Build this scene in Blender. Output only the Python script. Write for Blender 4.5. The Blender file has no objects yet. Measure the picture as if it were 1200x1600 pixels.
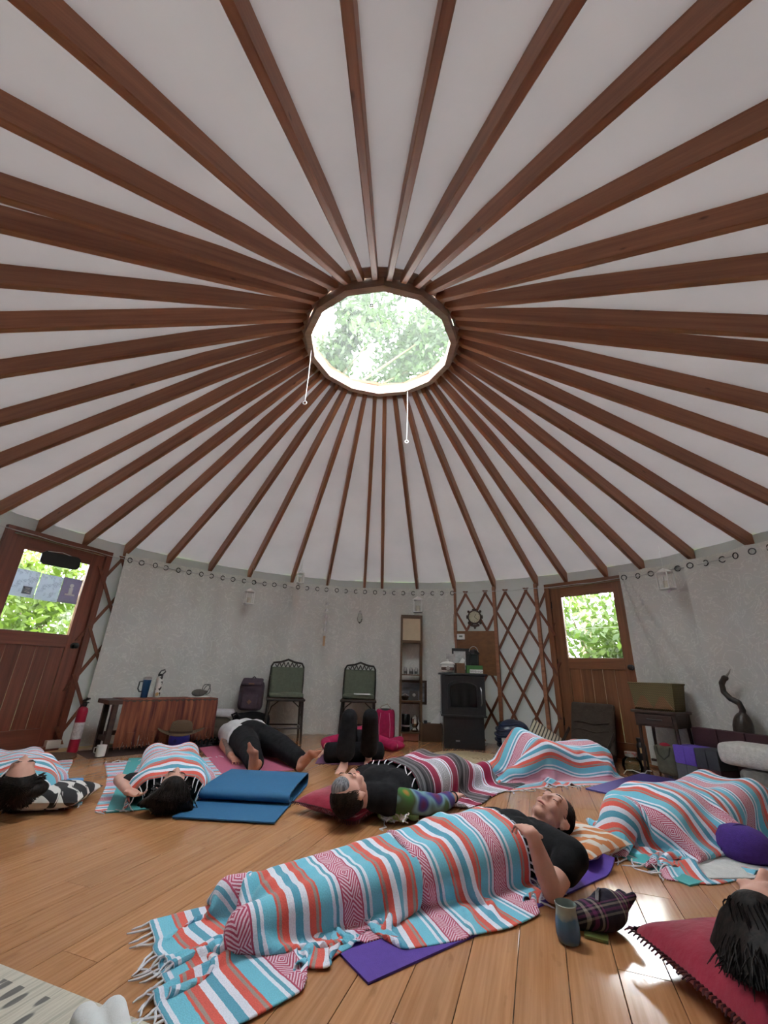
import bpy, bmesh, math, random
import numpy as np
from mathutils import Vector, Matrix, Quaternion

SC = bpy.context.scene
COL = SC.collection
random.seed(7)
RNG = np.random.default_rng(7)
PI = math.pi
V = Vector

# ------------------------------------------------------------------ camera, world, exposure
FPX, PITCH, ROLL, YAW = 650.8, .3714, .0372, .0284
CAM = np.array([0, -2.9501, .8247])
_cp, _sp = math.cos(PITCH), math.sin(PITCH)
_fw = np.array([math.sin(YAW) * _cp, math.cos(YAW) * _cp, _sp])
_rt = np.array([math.cos(YAW), -math.sin(YAW), 0.])
_up = np.cross(_rt, _fw)
_r2 = math.cos(ROLL) * _rt + math.sin(ROLL) * _up
_u2 = -math.sin(ROLL) * _rt + math.cos(ROLL) * _up
cam = bpy.data.cameras.new('camera')
camo = bpy.data.objects.new('camera', cam)
COL.objects.link(camo)
cam.sensor_fit = 'HORIZONTAL'
cam.sensor_width = 36
cam.lens = FPX / 1200 * 36
cam.clip_start = .02
camo.matrix_world = Matrix(((_r2[0], _u2[0], -_fw[0], CAM[0]), (_r2[1], _u2[1], -_fw[1], CAM[1]),
                            (_r2[2], _u2[2], -_fw[2], CAM[2]), (0, 0, 0, 1)))
SC.camera = camo

w = bpy.data.worlds.new('overcast_sky')
SC.world = w
w.use_nodes = True
_bg = w.node_tree.nodes['Background']
_bg.inputs[0].default_value = (.93, .97, 1, 1)
_bg.inputs[1].default_value = 13.0
SC.view_settings.view_transform = 'Standard'
SC.view_settings.look = 'None'
SC.view_settings.gamma = 1
SC.view_settings.use_curve_mapping = False
SC.view_settings.exposure = 1.05
SC.cycles.max_bounces = 10
SC.cycles.transparent_max_bounces = 16
SC.cycles.use_denoising = True
SC.cycles.sample_clamp_indirect = 6


def ray(x, y):
    return (x - 600) * _r2 - (y - 800) * _u2 + FPX * _fw


def fl(x, y, z=0.):
    """photo pixel -> point on the horizontal plane at height z"""
    d = ray(x, y)
    t = (z - CAM[2]) / d[2]
    return V(CAM + t * d)


def wl(x, y, R=3.796):
    """photo pixel -> (azimuth, height) on the round wall"""
    d = ray(x, y)
    a = d[0] ** 2 + d[1] ** 2
    b = 2 * (CAM[0] * d[0] + CAM[1] * d[1])
    c = CAM[0] ** 2 + CAM[1] ** 2 - R * R
    t = (-b + math.sqrt(b * b - 4 * a * c)) / (2 * a)
    q = CAM + t * d
    return math.degrees(math.atan2(q[0], q[1])), q[2]


def ap(az, r, z=0.):
    a = math.radians(az)
    return V((r * math.sin(a), r * math.cos(a), z))


# ------------------------------------------------------------------ materials
def S(r, g, b):
    f = lambda c: (c / 12.92 if c <= .04045 else ((c + .055) / 1.055) ** 2.4)
    return (f(r / 255), f(g / 255), f(b / 255), 1)


def N(nt, t, **kw):
    n = nt.nodes.new(t)
    for k, v in kw.items():
        if k[0] == 'i' and k[1:].isdigit():
            n.inputs[int(k[1:])].default_value = v
        else:
            setattr(n, k, v)
    return n


def newmat(name):
    m = bpy.data.materials.new(name)
    m.use_nodes = True
    return m, m.node_tree, m.node_tree.nodes['Principled BSDF']


def bump(nt, b, src, strength, dist=.01):
    n = N(nt, 'ShaderNodeBump')
    n.inputs['Strength'].default_value = strength
    n.inputs['Distance'].default_value = dist
    nt.links.new(src, n.inputs['Height'])
    nt.links.new(n.outputs[0], b.inputs['Normal'])


def mixc(nt, fac, a, b):
    n = N(nt, 'ShaderNodeMix', data_type='RGBA')
    for s, v in ((0, fac), (6, a), (7, b)):
        if isinstance(v, (int, float, tuple)):
            n.inputs[s].default_value = v
        else:
            nt.links.new(v, n.inputs[s])
    return n.outputs[2]


def math_(nt, op, a, b=None, c=None):
    n = N(nt, 'ShaderNodeMath', operation=op)
    for s, v in ((0, a), (1, b), (2, c)):
        if v is None:
            continue
        if isinstance(v, (int, float)):
            n.inputs[s].default_value = v
        else:
            nt.links.new(v, n.inputs[s])
    return n.outputs[0]


def ramp(nt, fac, stops, interp='LINEAR'):
    n = N(nt, 'ShaderNodeValToRGB')
    n.color_ramp.interpolation = interp
    e = n.color_ramp.elements
    e[0].position, e[0].color = stops[0]
    e[1].position, e[1].color = stops[1]
    for p, c in stops[2:]:
        k = e.new(p)
        k.color = c
    nt.links.new(fac, n.inputs[0])
    return n.outputs[0]


_mc = {}


def pm(name, col, rough=.7, var=.18, scale=12, bmp=0., bscale=None, metal=0., stretch=None, spec=.5, sheen=0.):
    """noise-toned plain material"""
    if name in _mc:
        return _mc[name]
    m, nt, b = newmat(name)
    tc = N(nt, 'ShaderNodeTexCoord').outputs['Object']
    if stretch:
        mp = N(nt, 'ShaderNodeMapping')
        mp.inputs['Scale'].default_value = stretch
        nt.links.new(tc, mp.inputs[0])
        tc = mp.outputs[0]
    nz = N(nt, 'ShaderNodeTexNoise')
    nz.inputs['Scale'].default_value = scale
    nz.inputs['Detail'].default_value = 4
    nt.links.new(tc, nz.inputs['Vector'])
    d = tuple(c * (1 - var) for c in col[:3]) + (1,)
    l = tuple(min(1, c * (1 + var)) for c in col[:3]) + (1,)
    nt.links.new(ramp(nt, nz.outputs[0], [(.3, d), (.7, l)]), b.inputs['Base Color'])
    b.inputs['Roughness'].default_value = rough
    b.inputs['Metallic'].default_value = metal
    b.inputs['Specular IOR Level'].default_value = spec
    if sheen:
        b.inputs['Sheen Weight'].default_value = sheen
    if bmp:
        n2 = N(nt, 'ShaderNodeTexNoise')
        n2.inputs['Scale'].default_value = bscale or scale * 4
        n2.inputs['Detail'].default_value = 5
        nt.links.new(tc, n2.inputs['Vector'])
        bump(nt, b, n2.outputs[0], bmp)
    _mc[name] = m
    return m


def wood(name, c1, c2, rough=.5, scale=1., per_object=.25, knots=True):
    """grain along local X"""
    m, nt, b = newmat(name)
    tc = N(nt, 'ShaderNodeTexCoord').outputs['Object']
    oi = N(nt, 'ShaderNodeObjectInfo').outputs['Random']
    add = N(nt, 'ShaderNodeVectorMath', operation='ADD')
    nt.links.new(tc, add.inputs[0])
    cx = N(nt, 'ShaderNodeCombineXYZ')
    for i in range(3):
        nt.links.new(math_(nt, 'MULTIPLY', oi, 37. + 11 * i), cx.inputs[i])
    nt.links.new(cx.outputs[0], add.inputs[1])
    mp = N(nt, 'ShaderNodeMapping')
    mp.inputs['Scale'].default_value = (1.2 * scale, 26 * scale, 26 * scale)
    nt.links.new(add.outputs[0], mp.inputs[0])
    nz = N(nt, 'ShaderNodeTexNoise')
    nz.inputs['Scale'].default_value = 1.
    nz.inputs['Detail'].default_value = 6
    nz.inputs['Roughness'].default_value = .65
    nt.links.new(mp.outputs[0], nz.inputs['Vector'])
    base = ramp(nt, nz.outputs[0], [(.28, c2), (.72, c1)])
    if knots:
        vo = N(nt, 'ShaderNodeTexVoronoi')
        vo.inputs['Scale'].default_value = 3.2
        mp2 = N(nt, 'ShaderNodeMapping')
        mp2.inputs['Scale'].default_value = (1, 2.2, 2.2)
        nt.links.new(add.outputs[0], mp2.inputs[0])
        nt.links.new(mp2.outputs[0], vo.inputs['Vector'])
        k = ramp(nt, vo.outputs['Distance'], [(.03, (1, 1, 1, 1)), (.09, (0, 0, 0, 1))])
        base = mixc(nt, math_(nt, 'MULTIPLY', k, .75), base, tuple(c * .35 for c in c2[:3]) + (1,))
    hsv = N(nt, 'ShaderNodeHueSaturation')
    nt.links.new(base, hsv.inputs['Color'])
    nt.links.new(math_(nt, 'MULTIPLY_ADD', oi, per_object, 1 - per_object / 2), hsv.inputs['Value'])
    nt.links.new(hsv.outputs[0], b.inputs['Base Color'])
    b.inputs['Roughness'].default_value = rough
    bump(nt, b, nz.outputs[0], .08, .004)
    return m


def fabric_wall(name, col, trans, damask=0.):
    """woven cloth that lets daylight through"""
    m, nt, b = newmat(name)
    tc = N(nt, 'ShaderNodeTexCoord').outputs['Object']
    nz = N(nt, 'ShaderNodeTexNoise')
    nz.inputs['Scale'].default_value = 1.6
    nz.inputs['Detail'].default_value = 6
    nt.links.new(tc, nz.inputs['Vector'])
    c = ramp(nt, nz.outputs[0], [(.3, tuple(x * .88 for x in col[:3]) + (1,)), (.7, col)])
    if damask:
        v = N(nt, 'ShaderNodeTexNoise')
        v.inputs['Scale'].default_value = 6
        v.inputs['Detail'].default_value = 3
        v.inputs['Distortion'].default_value = 2.2
        nt.links.new(tc, v.inputs['Vector'])
        k = ramp(nt, v.outputs[0], [(.47, (0, 0, 0, 1)), (.5, (1, 1, 1, 1)), (.53, (0, 0, 0, 1))])
        c = mixc(nt, math_(nt, 'MULTIPLY', k, damask), c, tuple(min(1, x * 1.35) for x in col[:3]) + (1,))
    nt.links.new(c, b.inputs['Base Color'])
    b.inputs['Roughness'].default_value = .85
    b.inputs['Specular IOR Level'].default_value = .2
    n2 = N(nt, 'ShaderNodeTexNoise')
    n2.inputs['Scale'].default_value = 5
    n2.inputs['Detail'].default_value = 6
    nt.links.new(tc, n2.inputs['Vector'])
    bump(nt, b, n2.outputs[0], .12, .02)
    if trans:
        tr = N(nt, 'ShaderNodeBsdfTranslucent')
        nt.links.new(c, tr.inputs[0])
        mx = N(nt, 'ShaderNodeMixShader')
        mx.inputs[0].default_value = trans
        nt.links.new(b.outputs[0], mx.inputs[1])
        nt.links.new(tr.outputs[0], mx.inputs[2])
        nt.links.new(mx.outputs[0], nt.nodes['Material Output'].inputs[0])
    return m


def glass(name, tint=(1, 1, 1, 1), glare_mix=0.):
    m, nt, b = newmat(name)
    nt.nodes.remove(b)
    t = N(nt, 'ShaderNodeBsdfTransparent')
    t.inputs[0].default_value = tint
    g = N(nt, 'ShaderNodeBsdfGlossy')
    g.inputs['Roughness'].default_value = .03
    fr = N(nt, 'ShaderNodeFresnel')
    fr.inputs[0].default_value = 1.3
    mx = N(nt, 'ShaderNodeMixShader')
    nt.links.new(fr.outputs[0], mx.inputs[0])
    nt.links.new(t.outputs[0], mx.inputs[1])
    nt.links.new(g.outputs[0], mx.inputs[2])
    out = mx.outputs[0]
    if glare_mix:
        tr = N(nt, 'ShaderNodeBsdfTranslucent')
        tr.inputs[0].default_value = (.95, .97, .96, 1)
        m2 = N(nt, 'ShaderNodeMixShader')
        m2.inputs[0].default_value = glare_mix
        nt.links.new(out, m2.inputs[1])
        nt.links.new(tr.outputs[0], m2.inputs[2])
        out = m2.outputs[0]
    nt.links.new(out, nt.nodes['Material Output'].inputs[0])
    return m


def leafmat(name, c1, c2, trans=.45):
    m, nt, b = newmat(name)
    tc = N(nt, 'ShaderNodeTexCoord').outputs['Object']
    nz = N(nt, 'ShaderNodeTexNoise')
    nz.inputs['Scale'].default_value = 3
    nt.links.new(tc, nz.inputs['Vector'])
    c = ramp(nt, nz.outputs[0], [(.35, c1), (.65, c2)])
    nt.links.new(c, b.inputs['Base Color'])
    b.inputs['Roughness'].default_value = .5
    tr = N(nt, 'ShaderNodeBsdfTranslucent')
    nt.links.new(c, tr.inputs[0])
    mx = N(nt, 'ShaderNodeMixShader')
    mx.inputs[0].default_value = trans
    nt.links.new(b.outputs[0], mx.inputs[1])
    nt.links.new(tr.outputs[0], mx.inputs[2])
    nt.links.new(mx.outputs[0], nt.nodes['Material Output'].inputs[0])
    return m


def stripes(name, stops, period, patcol, patbg, patw=.17):
    """woven blanket: stripes across UV.x (metres), mirrored about a diamond band"""
    m, nt, b = newmat(name)
    uv = N(nt, 'ShaderNodeUVMap')
    uv.uv_map = 'cloth'
    sp = N(nt, 'ShaderNodeSeparateXYZ')
    nt.links.new(uv.outputs[0], sp.inputs[0])
    u, v = sp.outputs[0], sp.outputs[1]
    wob = N(nt, 'ShaderNodeTexNoise')
    wob.inputs['Scale'].default_value = 60
    nt.links.new(uv.outputs[0], wob.inputs['Vector'])
    u2 = math_(nt, 'MULTIPLY_ADD', wob.outputs[0], .004, u)
    t = math_(nt, 'PINGPONG', u2, period / 2)
    t = math_(nt, 'DIVIDE', t, period / 2)
    base = ramp(nt, t, stops, 'CONSTANT')
    # diamond / zigzag band
    half = period / 2 * patw
    a = math_(nt, 'MULTIPLY', t, period / 2)
    vd = math_(nt, 'PINGPONG', v, .075)
    d = math_(nt, 'ADD', math_(nt, 'MULTIPLY', a, 1.1), vd)
    z = math_(nt, 'PINGPONG', d, .0065)
    f = math_(nt, 'GREATER_THAN', z, .0032)
    band = mixc(nt, f, patbg, patcol)
    inb = math_(nt, 'LESS_THAN', t, patw)
    c = mixc(nt, inb, base, band)
    fz = N(nt, 'ShaderNodeTexNoise')
    fz.inputs['Scale'].default_value = 240
    fz.inputs['Detail'].default_value = 3
    nt.links.new(uv.outputs[0], fz.inputs['Vector'])
    hs = N(nt, 'ShaderNodeHueSaturation')
    nt.links.new(c, hs.inputs['Color'])
    nt.links.new(math_(nt, 'MULTIPLY_ADD', fz.outputs[0], .5, .75), hs.inputs['Value'])
    nt.links.new(hs.outputs[0], b.inputs['Base Color'])
    b.inputs['Roughness'].default_value = .95
    b.inputs['Specular IOR Level'].default_value = .1
    b.inputs['Sheen Weight'].default_value = .2
    bump(nt, b, fz.outputs[0], .35, .004)
    return m


# ------------------------------------------------------------------ mesh helpers
class B:
    def __init__(s):
        s.bm = bmesh.new()

    def _xf(s, vs, M):
        for v in vs:
            v.co = M @ v.co

    def box(s, c, size, rot=None, bev=0., taper=1.):
        r = bmesh.ops.create_cube(s.bm, size=1)
        vs = r['verts']
        M = Matrix.Translation(V(c)) @ (rot.to_4x4() if rot else Matrix()) @ Matrix.Diagonal((*size, 1))
        if taper != 1:
            for v in vs:
                if v.co.z < 0:
                    v.co.x *= taper
                    v.co.y *= taper
        s._xf(vs, M)
        if bev:
            es = list({e for v in vs for e in v.link_edges})
            bmesh.ops.bevel(s.bm, geom=es, offset=bev, segments=2, affect='EDGES', profile=.6)
        return s

    def ell(s, c, r, rot=None, seg=16, rings=10):
        q = bmesh.ops.create_uvsphere(s.bm, u_segments=seg, v_segments=rings, radius=1)
        r = (r, r, r) if isinstance(r, (int, float)) else r
        s._xf(q['verts'], Matrix.Translation(V(c)) @ (rot.to_4x4() if rot else Matrix()) @ Matrix.Diagonal((*r, 1)))
        return s

    def tube(s, pts, r, seg=8, closed=False, cap=True, flat=1.):
        pts = [V(p) for p in pts]
        n = len(pts)
        rr = r if hasattr(r, '__len__') else [r] * n
        rings = []
        prev = None
        for i, p in enumerate(pts):
            if closed:
                t = pts[(i + 1) % n] - pts[i - 1]
            else:
                t = pts[min(i + 1, n - 1)] - pts[max(i - 1, 0)]
            if t.length < 1e-9:
                t = V((0, 0, 1))
            t.normalize()
            if prev is None:
                a = V((0, 0, 1)) if abs(t.z) < .9 else V((1, 0, 0))
            else:
                a = prev
            x = (a - t * a.dot(t))
            if x.length < 1e-6:
                x = t.orthogonal()
            x.normalize()
            prev = x
            y = t.cross(x)
            rings.append([s.bm.verts.new(p + (x * math.cos(2 * PI * k / seg) * flat + y * math.sin(2 * PI * k / seg)) * rr[i]) for k in range(seg)])
        m = n if closed else n - 1
        for i in range(m):
            A, Bq = rings[i], rings[(i + 1) % n]
            for k in range(seg):
                s.bm.faces.new((A[k], A[(k + 1) % seg], Bq[(k + 1) % seg], Bq[k]))
        if cap and not closed:
            s.bm.faces.new(rings[0][::-1])
            s.bm.faces.new(rings[-1])
        return s

    def cap(s, a, b, ra, rb, seg=14):
        """tapered capsule with round ends"""
        a, b = V(a), V(b)
        d = b - a
        L = d.length
        t = d / L if L > 1e-7 else V((0, 0, 1))
        pts, rs = [], []
        for k in range(5):
            th = PI / 2 * (k / 4)
            pts.append(a - t * ra * math.cos(th) * .999)
            rs.append(max(ra * math.sin(th), ra * .04))
        for k in range(5):
            th = PI / 2 * (1 - k / 4)
            pts.append(b + t * rb * math.cos(th) * .999)
            rs.append(max(rb * math.sin(th), rb * .04))
        return s.tube(pts, rs, seg)

    def lathe(s, prof, c=(0, 0, 0), seg=24, close=True, rot=None):
        c = V(c)
        rings = []
        for (r, z) in prof:
            ring = []
            for k in range(seg):
                p = V((r * math.cos(2 * PI * k / seg), r * math.sin(2 * PI * k / seg), z))
                if rot:
                    p = rot @ p
                ring.append(s.bm.verts.new(c + p))
            rings.append(ring)
        for A, Bq in zip(rings, rings[1:]):
            for k in range(seg):
                s.bm.faces.new((A[k], A[(k + 1) % seg], Bq[(k + 1) % seg], Bq[k]))
        if close:
            if prof[0][0] > 1e-6:
                s.bm.faces.new(rings[0][::-1])
            if prof[-1][0] > 1e-6:
                s.bm.faces.new(rings[-1])
        return s

    def sheet(s, grid, thick=0., wrap=False):
        """grid of points [i][j]; a solid slab when thick is set"""
        n, m = len(grid), len(grid[0])
        vs = [[s.bm.verts.new(V(p)) for p in row] for row in grid]
        fs = []
        for i in range(n - 1):
            for j in range(m - 1):
                fs.append(s.bm.faces.new((vs[i][j], vs[i + 1][j], vs[i + 1][j + 1], vs[i][j + 1])))
        if thick:
            bmesh.ops.recalc_face_normals(s.bm, faces=fs)
            bmesh.ops.solidify(s.bm, geom=fs, thickness=thick)
        return s

    def prism(s, poly, z0, z1, M=None):
        a = [s.bm.verts.new((x, y, z0)) for x, y in poly]
        b = [s.bm.verts.new((x, y, z1)) for x, y in poly]
        n = len(poly)
        for k in range(n):
            s.bm.faces.new((a[k], a[(k + 1) % n], b[(k + 1) % n], b[k]))
        s.bm.faces.new(a[::-1])
        s.bm.faces.new(b)
        if M:
            s._xf(a + b, M)
        return s

    def obj(s, name, mat, parent=None, smooth=True, loc=None, rz=None, M=None):
        bmesh.ops.recalc_face_normals(s.bm, faces=s.bm.faces[:])
        me = bpy.data.meshes.new(name)
        s.bm.to_mesh(me)
        s.bm.free()
        return mobj(name, me, mat, parent, smooth, loc, rz, M)


def mobj(name, me, mat, parent=None, smooth=True, loc=None, rz=None, M=None):
    if mat is not None and len(me.materials) == 0:
        me.materials.append(mat)
    if smooth:
        me.polygons.foreach_set('use_smooth', [True] * len(me.polygons))
        try:
            me.set_sharp_from_angle(angle=math.radians(42))
        except Exception:
            pass
    o = bpy.data.objects.new(name, me)
    COL.objects.link(o)
    o.parent = parent
    if loc is not None:
        o.location = loc
    if rz is not None:
        o.rotation_euler = (0, 0, rz)
    if M is not None:
        o.matrix_local = M
    return o


def thing(name, label, cat, loc=(0, 0, 0), rz=0., group=None):
    o = bpy.data.objects.new(name, None)
    COL.objects.link(o)
    o.empty_display_size = .1
    o.location = loc
    o.rotation_euler = (0, 0, rz)
    return tag(o, label, cat, group)


def tag(o, label, cat, group=None, kind=None):
    o['label'] = label
    o['category'] = cat
    if group:
        o['group'] = group
    if kind:
        o['kind'] = kind
    return o


def struct(o, label=None):
    o['kind'] = 'structure'
    if label:
        o['label'] = label
    return o


def base_origin(o, p):
    """move the origin of a world-space mesh to p"""
    p = V(p)
    o.data.transform(Matrix.Translation(-p))
    o.location = p
    return o


def remesh(build, voxel, smooth=6, factor=.5):
    """closed overlapping shapes -> one continuous skin"""
    me = bpy.data.meshes.new('tmp')
    build.bm.normal_update()
    bmesh.ops.recalc_face_normals(build.bm, faces=build.bm.faces[:])
    build.bm.to_mesh(me)
    build.bm.free()
    o = bpy.data.objects.new('tmp', me)
    COL.objects.link(o)
    r = o.modifiers.new('r', 'REMESH')
    r.mode = 'VOXEL'
    r.voxel_size = voxel
    if smooth:
        sm = o.modifiers.new('s', 'SMOOTH')
        sm.factor = factor
        sm.iterations = smooth
    dg = bpy.context.evaluated_depsgraph_get()
    res = bpy.data.meshes.new_from_object(o.evaluated_get(dg))
    bpy.data.objects.remove(o)
    bpy.data.meshes.remove(me)
    return res


def aim(d, up=(0, 0, 1)):
    """rotation matrix whose local X points along d"""
    x = V(d).normalized()
    z = V(up) - x * V(up).dot(x)
    if z.length < 1e-6:
        z = x.orthogonal()
    z.normalize()
    y = z.cross(x)
    return Matrix((x, y, z)).transposed()


# ------------------------------------------------------------------ palette
R, H = 3.796, 2.1
RR, HR = .674, 3.533            # ring radius and rafter tip height
M_RAFT = wood('rafter_fir', S(172, 116, 84), S(132, 82, 59), .5)
M_RING = wood('ring_wood', S(188, 166, 152), S(158, 134, 120), .6, knots=False)
M_PINKW = wood('curb_cedar', S(205, 150, 125), S(180, 120, 98), .6, knots=False)
M_DOORL = wood('mahogany_door', S(134, 76, 58), S(98, 52, 40), .4, knots=False)
M_DOORR = wood('fir_door', S(140, 90, 56), S(104, 63, 38), .45, knots=False)
M_LAT = wood('lattice_fir', S(128, 72, 48), S(92, 48, 33), .55, knots=False)
M_PANEL = wood('hearth_panel', S(128, 84, 46), S(104, 66, 36), .5, knots=False)
M_DARKW = wood('dark_walnut', S(74, 52, 42), S(44, 30, 25), .5, knots=False)
M_SHELFW = wood('shelf_oak', S(104, 76, 48), S(72, 52, 34), .5, knots=False)
M_ROOF = fabric_wall('roof_canvas', (.50, .465, .46, 1), .022)
M_WALLF = fabric_wall('wall_canvas', (.62, .62, .63, 1), .008)
M_CURT = fabric_wall('damask_curtain', (.66, .66, .63, 1), .0, .45)
M_GLASS = glass('window_glass')
M_DOME = glass('glare_veil_acrylic', (.97, 1, .99, 1), .016)  # clear dome; faint white mixed in to imitate glare washing out the trees
M_BLACK = pm('black_metal', (.012, .012, .013, 1), .35, .2)
M_IRON = pm('stove_enamel', (.016, .016, .018, 1), .32, .25, 30, .05)
M_STEEL = pm('brushed_steel', (.55, .55, .56, 1), .3, .1, metal=1.)
M_CORD = pm('white_cord', (.7, .7, .68, 1), .7)
M_WHITE = pm('white_enamel', (.78, .78, .76, 1), .45, .06)
M_SKIN = pm('fair_skin', S(214, 164, 146), .5, .08, 14, .08, 160, spec=.35)
M_SKIN2 = pm('tan_skin', S(180, 124, 104), .5, .1, 14, .08, 160, spec=.35)
M_LIP = pm('lips', S(168, 92, 88), .45, .05)
M_NAIL = pm('nails', S(222, 178, 165), .3, .04)
M_BLKCLOTH = pm('black_jersey', (.014, .014, .016, 1), .9, .3, 20, .25, 40, spec=.15)
M_GREENC = pm('sage_cushion', S(98, 104, 90), .95, .1, 30, .25, 160, spec=.1)
M_REDV = pm('crimson_velvet', S(150, 38, 62), .85, .22, 9, .3, 30, spec=.1, sheen=.4)
M_PURPLEMAT = pm('purple_mat', S(92, 62, 158), .75, .06, 60, .15, 300)
M_MAROON = pm('maroon_foam', S(64, 36, 42), .85, .1, 60, .1, 200)
M_GREYF = pm('grey_foam', S(96, 98, 100), .85, .08, 60, .1, 200)
M_PURPF = pm('purple_foam', S(112, 84, 190), .8, .06, 60, .1, 200)


def hair_mat(name, c1, c2, gray=None):
    m, nt, b = newmat(name)
    tc = N(nt, 'ShaderNodeTexCoord').outputs['Object']
    mp = N(nt, 'ShaderNodeMapping')
    mp.inputs['Scale'].default_value = (90, 90, 8)
    nt.links.new(tc, mp.inputs[0])
    nz = N(nt, 'ShaderNodeTexNoise')
    nz.inputs['Scale'].default_value = 1
    nz.inputs['Detail'].default_value = 3
    nt.links.new(mp.outputs[0], nz.inputs['Vector'])
    nt.links.new(ramp(nt, nz.outputs[0], [(.35, c1), (.65, c2)]), b.inputs['Base Color'])
    b.inputs['Roughness'].default_value = .55
    b.inputs['Specular IOR Level'].default_value = .12
    bump(nt, b, nz.outputs[0], .5, .004)
    return m


M_HAIRD = hair_mat('dark_hair', (.006, .005, .005, 1), (.022, .016, .014, 1))
M_HAIRB = hair_mat('brown_hair', (.012, .008, .006, 1), (.035, .022, .016, 1))
M_HAIRG = hair_mat('greying_hair', (.10, .10, .11, 1), (.30, .30, .32, 1))

_w = S(236, 238, 250)
_te, _bl, _co, _gr, _mg = S(100, 170, 196), S(122, 200, 222), S(226, 102, 92), S(168, 152, 145), S(190, 78, 108)
M_BLANK = stripes('aqua_coral_stripes', [(0, _w), (.17, _mg), (.20, _w), (.27, _te), (.33, _w), (.39, _bl), (.61, _co), (.65, _gr),
                                          (.70, _co), (.82, _w), (.93, _te)], .40, _mg, S(236, 206, 220))
_ma, _dg = S(150, 30, 70), S(70, 66, 70)
M_SERAPE = stripes('maroon_serape', [(0, _w), (.2, _w), (.26, _ma), (.29, _w), (.34, _ma), (.60, _w), (.625, _ma), (.65, _dg), (.74, S(128, 122, 126)), (.77, _dg),
                                      (.86, S(40, 38, 42)), (.93, S(112, 108, 112))], .62, S(46, 46, 52), _w, .2)
M_FRINGE = pm('white_fringe', (.72, .72, .76, 1), .95, .1)

# ------------------------------------------------------------------ floor of bamboo planks
PA = math.radians(21.47)


def plank_mat():
    m, nt, b = newmat('bamboo_plank')
    tc = N(nt, 'ShaderNodeTexCoord').outputs['Object']
    oi = N(nt, 'ShaderNodeObjectInfo').outputs['Random']
    add = N(nt, 'ShaderNodeVectorMath', operation='ADD')
    cx = N(nt, 'ShaderNodeCombineXYZ')
    nt.links.new(math_(nt, 'MULTIPLY', oi, 91.), cx.inputs[0])
    nt.links.new(math_(nt, 'MULTIPLY', oi, 17.), cx.inputs[1])
    nt.links.new(tc, add.inputs[0])
    nt.links.new(cx.outputs[0], add.inputs[1])

    def nz(scale, sx, sy):
        mp = N(nt, 'ShaderNodeMapping')
        mp.inputs['Scale'].default_value = (sx, sy, 1)
        nt.links.new(add.outputs[0], mp.inputs[0])
        q = N(nt, 'ShaderNodeTexNoise')
        q.inputs['Scale'].default_value = scale
        q.inputs['Detail'].default_value = 4
        nt.links.new(mp.outputs[0], q.inputs['Vector'])
        return q.outputs[0]
    g = nz(1, 2.2, 70)
    kn = nz(1, 7, 22)
    c = ramp(nt, g, [(.3, S(172, 120, 80)), (.7, S(197, 145, 102))])
    c = mixc(nt, math_(nt, 'MULTIPLY', ramp(nt, kn, [(.62, (0, 0, 0, 1)), (.72, (1, 1, 1, 1))]), .35), c, S(112, 68, 38))
    hs = N(nt, 'ShaderNodeHueSaturation')
    nt.links.new(c, hs.inputs['Color'])
    nt.links.new(math_(nt, 'MULTIPLY_ADD', oi, .18, .91), hs.inputs['Value'])
    nt.links.new(hs.outputs[0], b.inputs['Base Color'])
    nt.links.new(math_(nt, 'MULTIPLY_ADD', g, .12, .10), b.inputs['Roughness'])
    b.inputs['Coat Weight'].default_value = .25
    b.inputs['Coat Roughness'].default_value = .08
    return m


M_PLANK = plank_mat()
floor = B().lathe([(0, -.12), (3.9, -.12), (3.9, -.0165), (0, -.0165)], seg=96, close=False).obj('floor', pm('plank_gap', S(206, 170, 120), .6), smooth=False)
struct(floor)
PW = .146
pcache = {}
pn = V((math.cos(PA), -math.sin(PA), 0))
pd = V((math.sin(PA), math.cos(PA), 0))
for k in range(-27, 27):
    off = .5 + PW * (k + .5)
    e = abs(off) + PW / 2
    if e > 3.82:
        continue
    half = math.sqrt(3.83 ** 2 - e * e)
    t = -half
    step = 1.86
    cut = -half - ((k * .71) % 1.) * step
    while cut < half:
        a, b_ = max(cut, -half), min(cut + step, half)
        cut += step
        if b_ - a < .02:
            continue
        L = round(b_ - a, 3)
        if L not in pcache:
            me_ = B()
            me_.box((0, 0, -.008), (L - .0016, PW - .0022, .016), bev=.0012)
            bmesh.ops.recalc_face_normals(me_.bm, faces=me_.bm.faces[:])
            me = bpy.data.meshes.new('plank')
            me_.bm.to_mesh(me)
            me_.bm.free()
            pcache[L] = me
        c = pn * off + pd * ((a + b_) / 2)
        mobj('plank', pcache[L], M_PLANK, floor, False, c, PI / 2 - PA)

# ------------------------------------------------------------------ roof, rafters, ring, skylight
AZ = [-176.3, -167.1, -153.1, -142.1, -132.5, -128.4, -118.8, -110.1, -100.8, -91.1, -83.3, -75.1, -68.4, -61.0, -53.9, -45.8, -37.2, -28.6,
      -18.7, -10.2, -1.2, 3.1, 11.7, 20.6, 29.9, 39.3, 45.5, 53.5, 60.3, 68.8, 77.6, 86.4, 95.3, 103.6, 113.2, 117.6, 128.1, 136.4, 146.6,
      157.6, 166.8, 175.9]
RINGAZ = [math.degrees(3.237) - 360 + k * 360 / 42 for k in range(42)]
RD = .150                                         # rafter depth
slope = math.atan2(HR - H, R - RR)


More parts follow.
